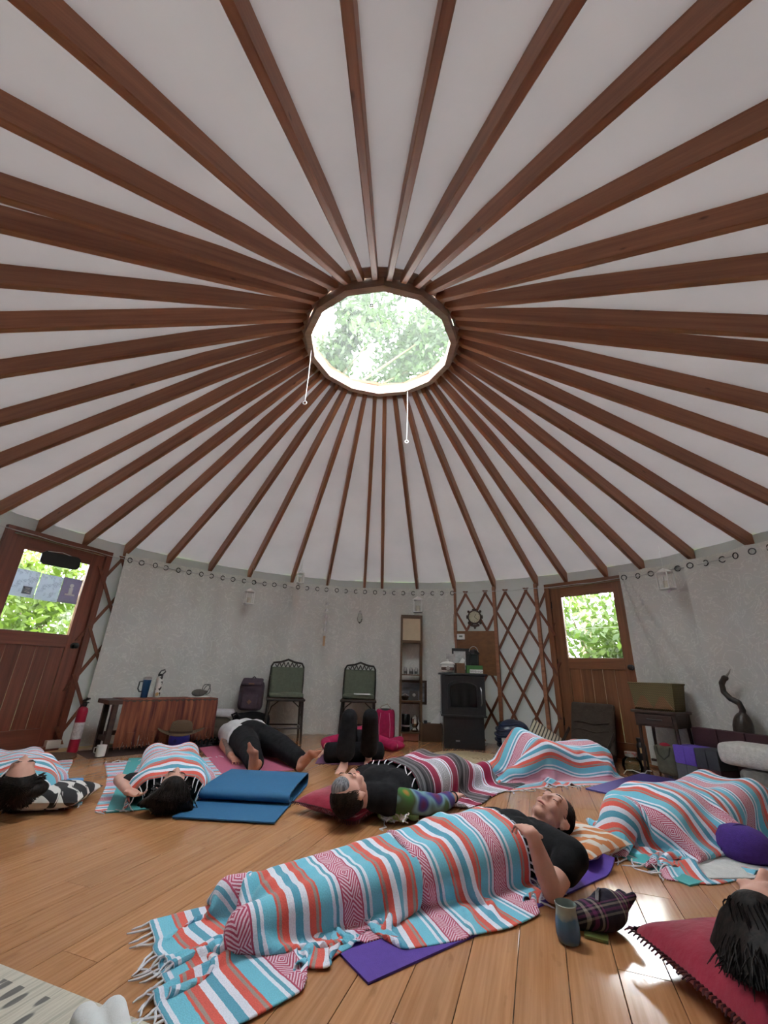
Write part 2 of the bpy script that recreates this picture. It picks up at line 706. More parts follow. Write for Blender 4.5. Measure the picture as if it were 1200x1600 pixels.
def roof():
    """canvas stretched over the rafters, dipping between them"""
    az = AZ + [AZ[0] + 360]
    rz = RINGAZ + [RINGAZ[0] + 360]
    nr, sub = 40, 6
    rows = []
    rng = random.Random(3)
    ph = [rng.uniform(0, 6.28) for _ in range(200)]
    for j in range(nr + 1):
        t = j / nr                                # 0 at the eaves, 1 at the ring
        row = []
        for k in range(42):
            for s in range(sub):
                f = s / sub
                aw = az[k] + (az[k + 1] - az[k]) * f
                ar = rz[k] + (rz[k + 1] - rz[k]) * f
                pw = ap(aw, 3.98, H - .085)
                pr = ap(ar, .66, HR)
                p = pw.lerp(pr, t)
                p.z += RD * 1.0 if t < .75 else RD + (.092 - RD) * (t - .75) / .25
                gap = (az[k + 1] - az[k]) / 8.6
                sag = math.sin(PI * f) * .022 * gap * math.sin(PI * min(1, t * 1.3 + .05))
                wr = math.sin(PI * f) * (1 - t) ** 2.2 * .012 * math.sin(t * 95 + ph[k] + f * 5) * (.5 + .5 * math.sin(ph[k] * 3))
                p.z += -sag + wr
                row.append(p)
        row.append(row[0].copy())
        rows.append(row)
    b = B().sheet(rows)
    bmesh.ops.remove_doubles(b.bm, verts=b.bm.verts[:], dist=1e-5)
    return b.obj('ceiling', M_ROOF)


ceiling = struct(roof())
for k in range(42):
    a = ap(RINGAZ[k], RR, HR)
    b_ = ap(AZ[k], R + .02, H - .01)
    d = b_ - a
    L = d.length
    M = Matrix.Translation(a) @ aim(d, (0, 0, 1)).to_4x4()
    bb = B()
    w2, ch = .021, .012
    # bottom edge on local z=0, top at RD, tip bevelled toward the ring
    prof = [(-w2, ch * .35), (-w2 + ch * .35, 0), (w2 - ch * .35, 0), (w2, ch * .35), (w2, RD), (-w2, RD)]
    ends = []
    for x, cut, tp_ in ((0, .028, .07), (.05, 0, .08), (.8, 0, RD), (L, 0, RD)):
        ends.append([bb.bm.verts.new((x, y, tp_ if z == RD else max(z, cut))) for y, z in prof])
    for A_, C_ in zip(ends, ends[1:]):
        for i in range(6):
            bb.bm.faces.new((A_[i], A_[(i + 1) % 6], C_[(i + 1) % 6], C_[i]))
    bb.bm.faces.new(ends[0][::-1])
    bb.bm.faces.new(ends[-1])
    o = bb.obj('rafter', M_RAFT, ceiling, False, M=M)

ring = B()
NP = 14
for (ri, ro, z0, z1) in ((.618, .672, HR - .012, HR + .085),):
    poly = []
    for i in range(NP):
        A0 = 2 * PI * i / NP
        A1 = 2 * PI * (i + 1) / NP
        f = lambda r, a, z: ring.bm.verts.new((r * math.sin(a), r * math.cos(a), z))
        vs = [f(ri, A0, z0), f(ri, A1, z0), f(ro, A1, z0), f(ro, A0, z0), f(ri, A0, z1), f(ri, A1, z1), f(ro, A1, z1), f(ro, A0, z1)]
        for q in ((0, 1, 2, 3), (7, 6, 5, 4), (0, 4, 5, 1), (2, 6, 7, 3)):
            ring.bm.faces.new([vs[i_] for i_ in q])
bmesh.ops.remove_doubles(ring.bm, verts=ring.bm.verts[:], dist=1e-5)
ring = ring.obj('trim_1', M_RING, None, False)
struct(ring, 'polygonal wooden compression ring that the rafters meet')
for i in range(NP):
    A0 = 2 * PI * (i + .5) / NP
    Ln = 2 * .64 * math.tan(PI / NP)
    o = B().box((0, 0, 0), (Ln * 1.02, .035, .03), bev=.003).obj('curb_board', M_PINKW, ring, False,
                                                                M=Matrix.Translation(V((.63 * math.sin(A0), .63 * math.cos(A0), HR + .102 + .012 * (i % 2)))) @ Matrix.Rotation(-A0, 4, 'Z') @ Matrix.Rotation(.06 * (-1) ** i, 4, 'Y'))
B().lathe([(.66, 0), (.78, -.042), (.78, -.036), (.66, .006), (.66, 0)], (0, 0, HR + .08), 42, close=False).obj('collar', M_RING, ring)
sky = B()
prof = [(.72 * math.cos(t), .30 * math.sin(t)) for t in np.linspace(0, PI / 2 - .001, 10)]
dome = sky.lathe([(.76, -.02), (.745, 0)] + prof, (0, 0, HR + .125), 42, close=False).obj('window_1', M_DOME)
struct(dome, 'clear skylight dome over the centre ring')
B().lathe([(.735, -.03), (.78, -.03), (.78, .0), (.735, .0), (.735, -.03)], (0, 0, HR + .125), 42, close=False).obj('dome_frame', M_WHITE, dome)

# pull cords and opener eye hanging from the ring
for (az, zt, zb, lab) in ((-86, HR - .01, 0, 'thin white pull cord with ring hanging below the skylight over the left door side'),
                          (28, HR - .01, 0, 'longer white pull cord with ring hanging below the skylight on the stove side')):
    px = (487, 631) if az < 0 else (652, 690)
    tp = ap(az, .625, zt)
    # height of the lower end: straight below the ring along the photo ray
    d = ray(*px)
    t = ((tp.x - CAM[0]) * d[0] + (tp.y - CAM[1]) * d[1]) / (d[0] ** 2 + d[1] ** 2)
    zb = CAM[2] + t * d[2]
    th = thing('pull_cord', lab, 'cord', (tp.x, tp.y, zb))
    B().tube([(0, 0, .02), (.004, 0, (zt - zb) / 2), (0, 0, zt - zb)], .0035, 6).obj('cord', M_CORD, th)
    B().tube([(.016 * math.cos(a), 0, .016 * math.sin(a)) for a in np.linspace(0, 2 * PI, 14)[:-1]], .005, 6, closed=True).obj('ring', M_CORD, th)
tp = ap(-172, .60, HR)
th = thing('skylight_opener', 'small dark metal opener eye under the skylight rim', 'opener', tp)
B().box((0, 0, .02), (.07, .015, .018)).obj('bracket', M_STEEL, th, False)
B().tube([(0, 0, .02), (0, 0, -.12)], .006, 8).obj('rod', M_STEEL, th)
B().tube([(.013 * math.cos(a), 0, -.135 + .013 * math.sin(a)) for a in np.linspace(0, 2 * PI, 14)[:-1]], .005, 6, closed=True).obj('eye', M_STEEL, th)

# ------------------------------------------------------------------ round wall, lattice, doors
DOORS = ((-64.5, 'L'), (49.3, 'R'))
HD = math.degrees(math.asin(.48 / R)) + .55


def wall_arc(a0, a1, r, z0, z1, n=None, m=2):
    n = n or max(2, int(abs(a1 - a0) / 2))
    return [[ap(a0 + (a1 - a0) * i / n, r, z0 + (z1 - z0) * j / m) for j in range(m + 1)] for i in range(n + 1)]


segs = [(-64.5 + HD, 49.3 - HD), (49.3 + HD, 360 - 64.5 - HD)]
b = B()
for a0, a1 in segs:
    b.sheet(wall_arc(a0, a1, R + .03, -.1, H + .13, int((a1 - a0) / 2)))
for c, _ in DOORS:
    b.sheet(wall_arc(c - HD, c + HD, R + .03, 2.07, H + .13, 8))
wall = struct(b.obj('wall_round', M_WALLF))


def slat(az0, sgn):
    pts = []
    for i in range(13):
        z = .03 + (2.07 - .03) * i / 12
        pts.append((az0 + sgn * (2.03 - z) * 8.33, z))
    rr = R - .008 - (.014 if sgn > 0 else 0)
    grid = []
    for az, z in pts:
        row = []
        for dx in (-.0165, .0165):
            row.append(ap(az + math.degrees(dx / R) * 1.13, rr, z))
        grid.append(row)
    return grid


def lattice(lo, hi):
    for k in range(-40, 40):
        a0 = 32.4 + 4.57 * k
        for s in (1, -1):
            g = [q for q in slat(a0, s) if lo <= math.degrees(math.atan2(q[0].x + q[1].x, q[0].y + q[1].y)) <= hi]
            if len(g) >= 2:
                B().sheet(g, .012).obj('lattice_slat', M_LAT, wall, False)


lattice(18.5, 42.6)
lattice(-58.2, -51.5)
for az in (20.75, 29.95, 39.3):
    th = B().box((0, 0, 1.05), (.045, .055, 2.12), bev=.003).obj('wall_stud', M_RAFT, wall, False, ap(az, R - .05), -math.radians(az))


def door(az, n, mt, knob_side):
    th = bpy.data.objects.new('door_%d' % n, None)
    COL.objects.link(th)
    th.location = ap(az, R * math.cos(math.radians(HD)) + .03)
    th.rotation_euler = (0, 0, -math.radians(az))
    struct(th, 'wooden entry door with a large upper window, ' + ('next to the fire extinguisher' if n == 1 else 'behind the floor chair'))
    W = .96
    Wx = Matrix.Rotation(PI / 2, 4, 'Y')           # grain upright

    def board(name, x, z, sx, sz, y=0, sy=.045, parent=th, up=True, bev=.003):
        if up:
            return B().box((0, 0, 0), (sz, sy, sx), bev=bev).obj(name, mt, parent, False, M=Matrix.Translation((x, y, z)) @ Wx)
        return B().box((0, 0, 0), (sx, sy, sz), bev=bev).obj(name, mt, parent, False, M=Matrix.Translation((x, y, z)))
    board('jamb', -W / 2 - .035, 1.045, .07, 2.09, sy=.11)
    board('jamb', W / 2 + .035, 1.045, .07, 2.09, sy=.11)
    board('head_jamb', 0, 2.06, W + .002, .06, sy=.11, up=False)
    st = .145
    board('stile', -W / 2 + st / 2, 1.015, st, 2.02)
    board('stile', W / 2 - st / 2, 1.015, st, 2.02)
    wi = W - 2 * st
    board('top_rail', 0, 1.965, wi, .12, up=False)
    board('lock_rail', 0, 1.035, wi, .12, up=False)
    board('threshold', 0, .0, W + .1, .05, y=-.01, sy=.14, up=False)
    board('bottom_rail', 0, .1, wi, .19, up=False)
    for i in range(5):
        pw = wi / 5
        board('panel_board', -wi / 2 + pw * (i + .5), .585, pw - .004, .79, y=.006, sy=.02, bev=.002)
    B().box((0, .012, 1.5), (wi, .006, .81)).obj('pane', M_GLASS, th, False)
    board('glazing_bead', 0, 1.1, wi, .012, y=-.012, sy=.018, up=False)
    board('glazing_bead', 0, 1.9, wi, .012, y=-.012, sy=.018, up=False)
    B().box((0, .03, 1.475), (wi, .006, .008)).obj('outside_cable_bar', M_WHITE, th, False)  # added pale bar standing in for a thin cable outside the window
    k = W / 2 - .07
    kb = B().lathe([(.03, 0), (.032, .006), (.012, .012), (.011, .035), (.027, .045), (.03, .06), (.02, .072), (.001, .075)], (k, -.022, 1.0), 18,
                   rot=Matrix.Rotation(PI / 2, 3, 'X')).obj('knob', M_BLACK, th)
    for z in (.35, 1.05, 1.8):
        B().tube([(-W / 2, -.03, z - .045), (-W / 2, -.03, z + .045)], .008, 8).obj('hinge', M_BLACK, th)
    return th


door1 = door(-64.5, 1, M_DOORL, 1)
door2 = door(49.3, 2, M_DOORR, 1)

# papers taped in the left window and the black plaque in front of it


def on_door(az, x, y, z):
    q = V(ap(az, R * math.cos(math.radians(HD)) + .03))
    return q + Matrix.Rotation(-math.radians(az), 3, 'Z') @ V((x, y, z))


def paper_mat(name, paper, ink, sc, thr, bands):
    m, nt, b = newmat(name)
    tc = N(nt, 'ShaderNodeTexCoord').outputs['Object']
    br = N(nt, 'ShaderNodeTexBrick')
    br.inputs['Scale'].default_value = sc
    br.inputs['Color1'].default_value = ink
    br.inputs['Color2'].default_value = paper
    br.inputs['Mortar'].default_value = paper
    br.inputs['Mortar Size'].default_value = .035
    mp = N(nt, 'ShaderNodeMapping')
    mp.inputs['Rotation'].default_value = (PI / 2, 0, 0)
    nt.links.new(tc, mp.inputs[0])
    nt.links.new(mp.outputs[0], br.inputs['Vector'])
    nz = N(nt, 'ShaderNodeTexNoise')
    nz.inputs['Scale'].default_value = bands
    nt.links.new(tc, nz.inputs['Vector'])
    c = mixc(nt, ramp(nt, nz.outputs[0], [(thr, (0, 0, 0, 1)), (thr + .04, (1, 1, 1, 1))]), paper, br.outputs[0])
    nt.links.new(c, b.inputs['Base Color'])
    tr = N(nt, 'ShaderNodeBsdfTranslucent')
    nt.links.new(c, tr.inputs[0])
    mx = N(nt, 'ShaderNodeMixShader')
    mx.inputs[0].default_value = .3
    nt.links.new(b.outputs[0], mx.inputs[1])
    nt.links.new(tr.outputs[0], mx.inputs[2])
    nt.links.new(mx.outputs[0], nt.nodes['Material Output'].inputs[0])
    return m


M_PAP1 = paper_mat('notice_print', (.72, .76, .86, 1), (.32, .36, .46, 1), 42, .5, 14)
M_PAP2 = paper_mat('poster_print', (.36, .33, .45, 1), (.30, .27, .40, 1), 30, .55, 18)
for (x, wd, z, hgt, tilt, lab, mt) in ((-.225, .23, 1.565, .27, -.03, 'pale notice sheet with a square emblem taped in the left door window', M_PAP1),
                                       (.01, .22, 1.56, .27, .02, 'plain pale notice sheet taped between two others in the door window', M_PAP1),
                                       (.225, .20, 1.57, .27, .0, 'dark violet poster with a white figure taped in the door window', M_PAP2)):
    th = thing('notice', lab, 'paper', on_door(-64.5, x, .002, z - hgt / 2), math.radians(64.5), 'papers taped in the left door window')
    g = [[V((wd * (i / 6 - .5), .003 * math.sin(i * .8 + j), hgt * j / 6)) for j in range(7)] for i in range(7)]
    B().sheet(g, .0008).obj('sheet', mt, th)
    if mt is M_PAP2:
        B().ell((.0, -.006, .19), (.022, .002, .022)).tube([(0, -.006, .165), (0, -.006, .1)], .02, 8).tube([(-.05, -.006, .09), (.05, -.006, .09)], .009, 6).obj('printed_figure', M_WHITE, th)
    elif x < 0:
        ink = pm('notice_ink', (.25, .28, .36, 1), .8)
        B().box((.04, -.004, .07), (.085, .002, .075)).obj('printed_emblem', ink, th, False)
        B().tube([(.015, -.006, .09), (.06, -.006, .09), (.02, -.006, .052), (.066, -.006, .052)], .004, 6).obj('printed_mark', M_WHITE, th)
th = thing('hanging_plaque', 'black notched plaque hung in front of the door window', 'sign', on_door(-64.5, 0.02, -.032, 1.80), math.radians(64.5))
p8 = [(-.2, -.045), (-.165, -.07), (.165, -.07), (.2, -.045), (.2, .045), (.165, .07), (-.165, .07), (-.2, .045)]
B().prism(p8, -.008, .008, Matrix.Translation((0, 0, .06)) @ Matrix.Rotation(-.04, 4, 'Y') @ Matrix.Rotation(PI / 2, 4, 'X')).obj('board', M_BLACK, th, False)
B().tube([(-.15, 0, .125), (0, .01, .15), (.15, 0, .125)], .003, 6).obj('string', M_CORD, th)

# hearth panel on the wall behind the stove
pan = B()
pan.sheet(wall_arc(20.95, 29.8, R - .035, .86, 1.47, 6), .018)
pan = pan.obj('hearth_panel', M_PANEL, wall, False)
pan['label'] = 'brown plywood panel behind the stove'

# ------------------------------------------------------------------ curtains and their cable
CR = R - .07
cab = B()
cab.tube([ap(a, R - .085, 2.035 + .006 * math.sin(a * .7)) for a in np.arange(-180, 180, 3)], .0045, 6, closed=True)
tag(cab.obj('curtain_cable', M_STEEL), 'thin steel cable strung around the wall top carrying the curtains', 'cable')


def curtain(a0, a1, label, seed, amp=.012, waves=9, gather=None, step=2.35, zt=2.112, overlap=0.):
    rng = random.Random(seed)
    n = max(20, int((a1 - a0) * (3.2 if not gather else 9)))
    m = 34
    ph = [rng.uniform(0, 6.28) for _ in range(6)]
    grid = []
    for i in range(n + 1):
        f = i / n
        row = []
        for j in range(m + 1):
            g = j / m
            z = .025 + (zt - .025) * g
            az = a0 + (a1 - a0) * f
            r = CR - overlap
            dn = 1 - g
            r -= amp * (math.sin(f * waves * 2 * PI + ph[0] + .6 * math.sin(g * 3 + ph[1])) + .5 * math.sin(f * waves * 3.7 + ph[2])) * (.35 + .65 * dn)
            r -= .006 * math.sin(g * 9 + f * 23 + ph[3])
            if gather:
                # folds fan out from the gathered upper corner
                x = math.radians(az - a0) * R
                th_ = math.atan2(x, max(.02, zt + .06 - z))
                lim = .62
                if th_ < lim:
                    k = 1 - th_ / lim
                    r -= .05 * abs(math.sin(th_ * 15)) * min(1, 3.2 * k + .2) * min(1, dn * 6 + .25)
            hang = .012 * abs(math.sin((az - a0) / step * PI / 2)) if g > .9 else 0
            row.append(ap(az, r, z - hang * (g - .9) * 10))
        grid.append(row)
    th = thing('curtain', label, 'curtain', ap((a0 + a1) / 2, CR), 0., 'damask curtains around the wall')
    o = B().sheet(grid, .004).obj('cloth', M_CURT, th)
    o.data.transform(Matrix.Translation(-th.location))
    k = 0
    a = a0 + .9
    gm = None
    while a < a1 - .4:
        if gm is None:
            bb = B()
            bb.tube([(.029 * math.cos(t), 0, .029 * math.sin(t)) for t in np.linspace(0, 2 * PI, 15)[:-1]], .0055, 6, closed=True)
            go = bb.obj('grommet', M_BLACK, th)
            gm = go.data
        else:
            go = mobj('grommet', gm, None, th, False)
        fr = (a - a0) / (a1 - a0)
        i = min(n, int(round(fr * n)))
        p = grid[i][m - 1]
        q = ap(math.degrees(math.atan2(p.x, p.y)), math.hypot(p.x, p.y) - .009, 2.035)
        go.location = q - th.location
        go.rotation_euler = (0, 0, -math.radians(a) + .25 * (-1) ** k)
        k += 1
        a += step
    return th


curtain(-54.3, -17.9, 'wide pale grey damask curtain behind the covered bench', 1, .018, 7)
curtain(-18.3, 20.6, 'pale grey damask curtain behind the two garden chairs', 2, .024, 8, overlap=.012)
curtain(56.6, 68.6, 'pale grey curtain with fanned pleats beside the right door', 3, .010, 2, gather=True)
curtain(68.2, 96, 'pale grey curtain with deep folds behind the bird sculpture', 4, .055, 3.2, overlap=.012)
for i, (a0, a1) in enumerate(((95, 130), (129, 165), (164, 200), (199, 240), (239, 285))):
    curtain(a0, a1, ('pale grey curtain adjoining the deep-folded one by the bird sculpture', 'pale grey curtain two panels beyond the bird sculpture', 'pale grey curtain hanging opposite the two rattan chairs', 'pale grey curtain hanging opposite the stove', 'pale grey curtain on the hinge side of the left door')[i], 10 + i, .016, 9, overlap=.012 * (i % 2))

# ------------------------------------------------------------------ outside: lawn, shrubs, trees
lawn = B().lathe([(0, -.55), (40, -.55)], seg=40, close=False).obj('ground', pm('grass', S(120, 160, 70), .9, .35, 3))
struct(lawn)


def leaves(n, sample, size, seed):
    rng = np.random.default_rng(seed)
    P = sample(rng, n)
    A = rng.normal(size=(n, 3))
    A /= np.linalg.norm(A, axis=1)[:, None]
    Bv = np.cross(A, rng.normal(size=(n, 3)))
    Bv /= np.linalg.norm(Bv, axis=1)[:, None]
    s = size * rng.uniform(.6, 1.3, n)[:, None]
    q = np.stack([P - A * s, P + Bv * s * .45, P + A * s, P - Bv * s * .45], 1).reshape(-1, 3)
    me = bpy.data.meshes.new('foliage')
    f = np.arange(4 * n).reshape(-1, 4)
    me.from_pydata(q.tolist(), [], f.tolist())
    return me


def clumps(cs, rad, fill=.55):
    cs = np.array(cs, float)
    rad = np.array(rad, float)

    def f(rng, n):
        k = rng.integers(0, len(cs), n)
        d = rng.normal(size=(n, 3))
        d /= np.linalg.norm(d, axis=1)[:, None]
        r = rng.uniform(fill, 1, n)[:, None]
        return cs[k] + d * r * rad[k]
    return f


M_LEAF1 = leafmat('bright_leaves', S(58, 76, 22), S(92, 110, 40))
M_LEAF2 = leafmat('mid_leaves', S(46, 64, 24), S(80, 98, 40))
M_LEAF3 = leafmat('canopy_leaves', S(40, 54, 32), S(72, 88, 54))
M_BARK = pm('bark', S(96, 80, 66), .9, .3, 20, .5)


def plant(name, label, cat, loc, cs, rad, n, size, mt, seed, trunk, group):
    th = thing(name, label, cat, loc, 0, group)
    mobj('foliage', leaves(n, clumps(cs, rad), size, seed), mt, th, False)['kind'] = 'stuff'
    tb = B()
    for pts, r in trunk:
        tb.tube(pts, r, 8)
    tb.obj('trunk', M_BARK, th)
    return th


sid = 0
for az, labs in ((-66, ('yellow green leafy shrub beyond the left door', 'tall pale green shrub beyond the left door hinge side', 'bushy green shrub far behind the left door window')),
                 (52, ('leafy green shrub beyond the right door', 'broad bright shrub beyond the right door latch side', 'hanging leafy tree far behind the right door window'))):
    for i, (da, r, hgt) in enumerate(((-9, 6.4, 2.4), (10, 6.8, 2.9), (1, 11.5, 4.6))):
        rng = random.Random(50 + sid)
        cs = [(rng.uniform(-1, 1) * (.9 + i * .6), rng.uniform(-.6, .6) * (1 + i * .5), rng.uniform(.15, 1) * hgt) for _ in range(14)]
        rad = [(rng.uniform(.45, .8) * (1 + .35 * (i == 2)),) * 3 for _ in cs]
        tr = [([(0, 0, 0), (0, 0, hgt * .5)], [.06, .03])] + [([(0, 0, hgt * .2), c], [.03, .012]) for c in cs[:6]]
        plant('garden_shrub' if i < 2 else 'leafy_tree', labs[i], 'shrub' if i < 2 else 'tree', ap(az + da, r, -.55), cs, rad, 5200, .075, (M_LEAF1, M_LEAF2)[(sid + i) % 2], 60 + sid, tr, 'greenery around the yurt')
        sid += 1
rng = random.Random(5)
for i, (loc, cc, spread, n) in enumerate((((-4.2, 9.0, -.55), (3.0, -.6, 11.6), 1.9, 12000), ((5.6, 8.4, -.55), (-3.4, 0, 12.6), 1.3, 3600))):
    cs = [(cc[0] + rng.gauss(0, spread * .62), cc[1] + rng.gauss(0, spread * .6), cc[2] + rng.gauss(0, spread * .6)) for _ in range(30)]
    rad = [(rng.uniform(.45, .95),) * 3 for _ in cs]
    tr = [([(0, 0, 0), (.3, 0, 3), (cc[0] * .6, cc[1], cc[2] * .75)], [.22, .17, .09])] + [([(cc[0] * .6, cc[1], cc[2] * .75), c], [.06, .015]) for c in cs[:14]]
    plant('broadleaf_tree', ('broadleaf tree spreading over the skylight', 'smaller broadleaf tree at the edge of the skylight view')[i], 'tree', loc, cs, rad, n, .13, M_LEAF3, 80 + i, tr, 'trees above the yurt')


# ------------------------------------------------------------------ cloth: a small drape solver
def capdist(X, caps):
    """push points out of tapered capsules; returns moved points and a touch mask"""
    hit = np.zeros(len(X), bool)
    for a, b, ra, rb in caps:
        d = b - a
        t = np.clip(((X - a) @ d) / max(d @ d, 1e-9), 0, 1)
        c = a + t[:, None] * d
        r = ra + (rb - ra) * t
        v = X - c
        l = np.linalg.norm(v, axis=1)
        m = l < r
        if m.any():
            X[m] = c[m] + v[m] / np.maximum(l[m], 1e-6)[:, None] * r[m][:, None]
            hit |= m
    return X, hit


def drape(corners, caps, nu, nv, slack=1.05, steps=90, edge=None, rest=None, seed=0, gap=.006, lift=.0, wrink=.012, zmin=.006):
    """cloth on a quad footprint (u0v0,u1v0,u1v1,u0v1), falling over capsules; returns grid, Lu, Lv"""
    rng = np.random.default_rng(seed)
    c = [np.array(q[:2], float) for q in corners]
    caps = [(np.array(a, float), np.array(b, float), ra + gap, rb + gap) for a, b, ra, rb in caps]
    u = np.linspace(0, 1, nu)[:, None, None]
    v = np.linspace(0, 1, nv)[None, :, None]
    P = (1 - u) * (1 - v) * c[0] + u * (1 - v) * c[1] + u * v * c[2] + (1 - u) * v * c[3]
    if edge:
        P = P + edge(u[..., 0], v[..., 0])
    X = np.zeros((nu, nv, 3))
    X[..., :2] = P
    z = np.full(nu * nv, zmin)
    Q = X.reshape(-1, 3)
    for a, b, ra, rb in caps:
        d = (b - a)[:2]
        t = np.clip(((Q[:, :2] - a[:2]) @ d) / max(d @ d, 1e-9), 0, 1)
        cc = a + t[:, None] * (b - a)
        r = ra + (rb - ra) * t
        h = np.hypot(*(Q[:, :2] - cc[:, :2]).T)
        z = np.maximum(z, np.where(h < r, cc[:, 2] + np.sqrt(np.maximum(r * r - h * h, 0)), 0))
    X[..., 2] = z.reshape(nu, nv)
    for _ in range(6):                                 # soften the start
        Z = X[..., 2]
        A = Z.copy()
        A[1:-1, 1:-1] = np.maximum(Z[1:-1, 1:-1], (Z[:-2, 1:-1] + Z[2:, 1:-1] + Z[1:-1, :-2] + Z[1:-1, 2:]) / 4)
        X[..., 2] = A
    X[..., 2] += lift + rng.normal(size=(nu, nv)) * .002
    # broad random ripples seed the folds
    for k in range(7):
        kx, ky = rng.normal(size=2) * 9
        X[..., 2] += wrink * .4 * np.sin(kx * u[..., 0] + ky * v[..., 0] + rng.uniform(0, 6))
    du = np.linalg.norm(np.diff(X, axis=0), axis=2).mean() * slack
    dv = np.linalg.norm(np.diff(X, axis=1), axis=2).mean() * slack
    if rest:
        du, dv = rest[0] / (nu - 1), rest[1] / (nv - 1)
    dd = math.hypot(du, dv)
    vel = np.zeros_like(X)
    dt = .02

    def fix(A, Bq, L, k, only_long=False):
        d = Bq - A
        l = np.linalg.norm(d, axis=2, keepdims=True)
        e = (l - L) / np.maximum(l, 1e-9)
        if only_long:
            e = np.minimum(e, 0)                       # resists being squeezed
        g = .5 * k * e * d
        A += g
        Bq -= g
    for s in range(steps):
        vel[..., 2] -= 9.8 * dt
        vel *= .93
        Y = X + vel * dt
        for it in range(9):
            for o in (0, 1):
                fix(Y[o:-1:2], Y[o + 1::2], du, 1.)
                fix(Y[:, o:-1:2], Y[:, o + 1::2], dv, 1.)
                fix(Y[o:-1:2, :-1], Y[o + 1::2, 1:], dd, .35)
                fix(Y[o:-1:2, 1:], Y[o + 1::2, :-1], dd, .35)
            for o in range(4):
                fix(Y[o:-2:4], Y[o + 2::4][:len(Y[o:-2:4])], 2 * du, .25, True)
                fix(Y[:, o:-2:4], Y[:, o + 2::4][:, :Y[:, o:-2:4].shape[1]], 2 * dv, .25, True)
            if it % 3 == 2:
                F = Y.reshape(-1, 3)
                F, hit = capdist(F, caps)
                low = F[:, 2] < zmin
                F[low, 2] = zmin
                hit |= low
                Y = F.reshape(X.shape)
        tm = hit.reshape(nu, nv)
        Y[tm] = X[tm] + (Y[tm] - X[tm]) * np.array([.35, .35, 1.])
        vel = (Y - X) / dt
        sp = np.linalg.norm(vel, axis=2, keepdims=True)
        vel *= np.minimum(1, 1.5 / np.maximum(sp, 1e-6))
        X = Y
    return X, du * (nu - 1), dv * (nv - 1)


def cloth_mesh(name, X, Lu, Lv, mat, parent, thick=.004, sub=True, u0=0.):
    nu, nv, _ = X.shape
    me = bpy.data.meshes.new(name)
    idx = np.arange(nu * nv).reshape(nu, nv)
    f = np.stack([idx[:-1, :-1], idx[1:, :-1], idx[1:, 1:], idx[:-1, 1:]], -1).reshape(-1, 4)
    me.from_pydata(X.reshape(-1, 3).tolist(), [], f.tolist())
    uv = me.uv_layers.new(name='cloth')
    uu, vv = np.meshgrid(np.linspace(0, Lu, nu) + u0, np.linspace(0, Lv, nv), indexing='ij')
    UV = np.stack([uu, vv], -1).reshape(-1, 2)
    uv.data.foreach_set('uv', UV[f.reshape(-1)].reshape(-1))
    o = mobj(name, me, mat, parent, True)
    if sub:
        m = o.modifiers.new('sub', 'SUBSURF')
        m.levels = m.render_levels = 1
    m = o.modifiers.new('thick', 'SOLIDIFY')
    m.thickness = thick
    m.offset = 1
    return o


def fringe(pts, outs, n, length, mat, parent, seed, r=.0035, zmin=.006, name='fringe'):
    """bundles of yarn leaving a cloth edge"""
    rng = random.Random(seed)
    b = B()
    m = len(pts)
    for k in range(n):
        f = (k + rng.uniform(.2, .8)) / n * (m - 1)
        i = min(m - 2, int(f))
        p = V(pts[i]).lerp(V(pts[i + 1]), f - i)
        o = V(outs[i]).normalized()
        ang = rng.gauss(0, .35)
        o = Matrix.Rotation(ang, 3, 'Z') @ o
        L = length * rng.uniform(.6, 1.15)
        ps = [p]
        d = o.copy()
        q = p.copy()
        for s in range(6):
            d = (d + V((rng.gauss(0, .22), rng.gauss(0, .22), -.32))).normalized()
            q = q + d * L / 6
            if q.z < zmin:
                q.z = zmin + .001
                d.z = abs(d.z) * .1
            ps.append(q.copy())
        b.tube(ps, [r, r * 1.15, r, r, r, r * .85, r * .5], 5)
    o = b.obj(name, mat, parent)
    o['kind'] = 'stuff'
    return o


def cover(caps, g=.0, feet=()):
    """collider set for cloth: the thick shapes, grown by g, and plain feet"""
    out = [(a, b, ra + g, rb + g) for a, b, ra, rb in caps if max(ra, rb) > .033]
    for a, b in feet:
        out.append((tuple(a), tuple(b), .052, .045))
    return out


def blanket(label, corners, caps, nu, nv, mat, seed, fr=((0, 30), (1, 30)), cat='blanket', name='striped_blanket', flen=.09, u0=0., fmat=None, **kw):
    X, Lu, Lv = drape(corners, caps, nu, nv, seed=seed, **kw)
    c = X.reshape(-1, 3).mean(0)
    th = thing(name, label, cat, (c[0], c[1], 0))
    Y = X - np.array([c[0], c[1], 0])
    cloth_mesh('cloth', Y, Lu, Lv, mat, th, u0=u0)
    for end, n in fr:
        if n:
            e, i2 = (Y[0], Y[2]) if end == 0 else (Y[-1], Y[-3])
            outs = [V(a - b_) for a, b_ in zip(e, i2)]
            fringe([V(q) + V((0, 0, .002)) for q in e], outs, n, flen, fmat or M_FRINGE, th, seed + end)
    return th


# ------------------------------------------------------------------ people
def frame(o, head):
    """(a towards the head, b to the side, z) -> world, from pelvis point o and direction head"""
    d = V((head[0], head[1], 0)).normalized()
    s = V((d.y, -d.x, 0))
    o = V((o[0], o[1], 0))
    return (lambda a, b, z: o + d * a + s * b + V((0, 0, z))), d, s


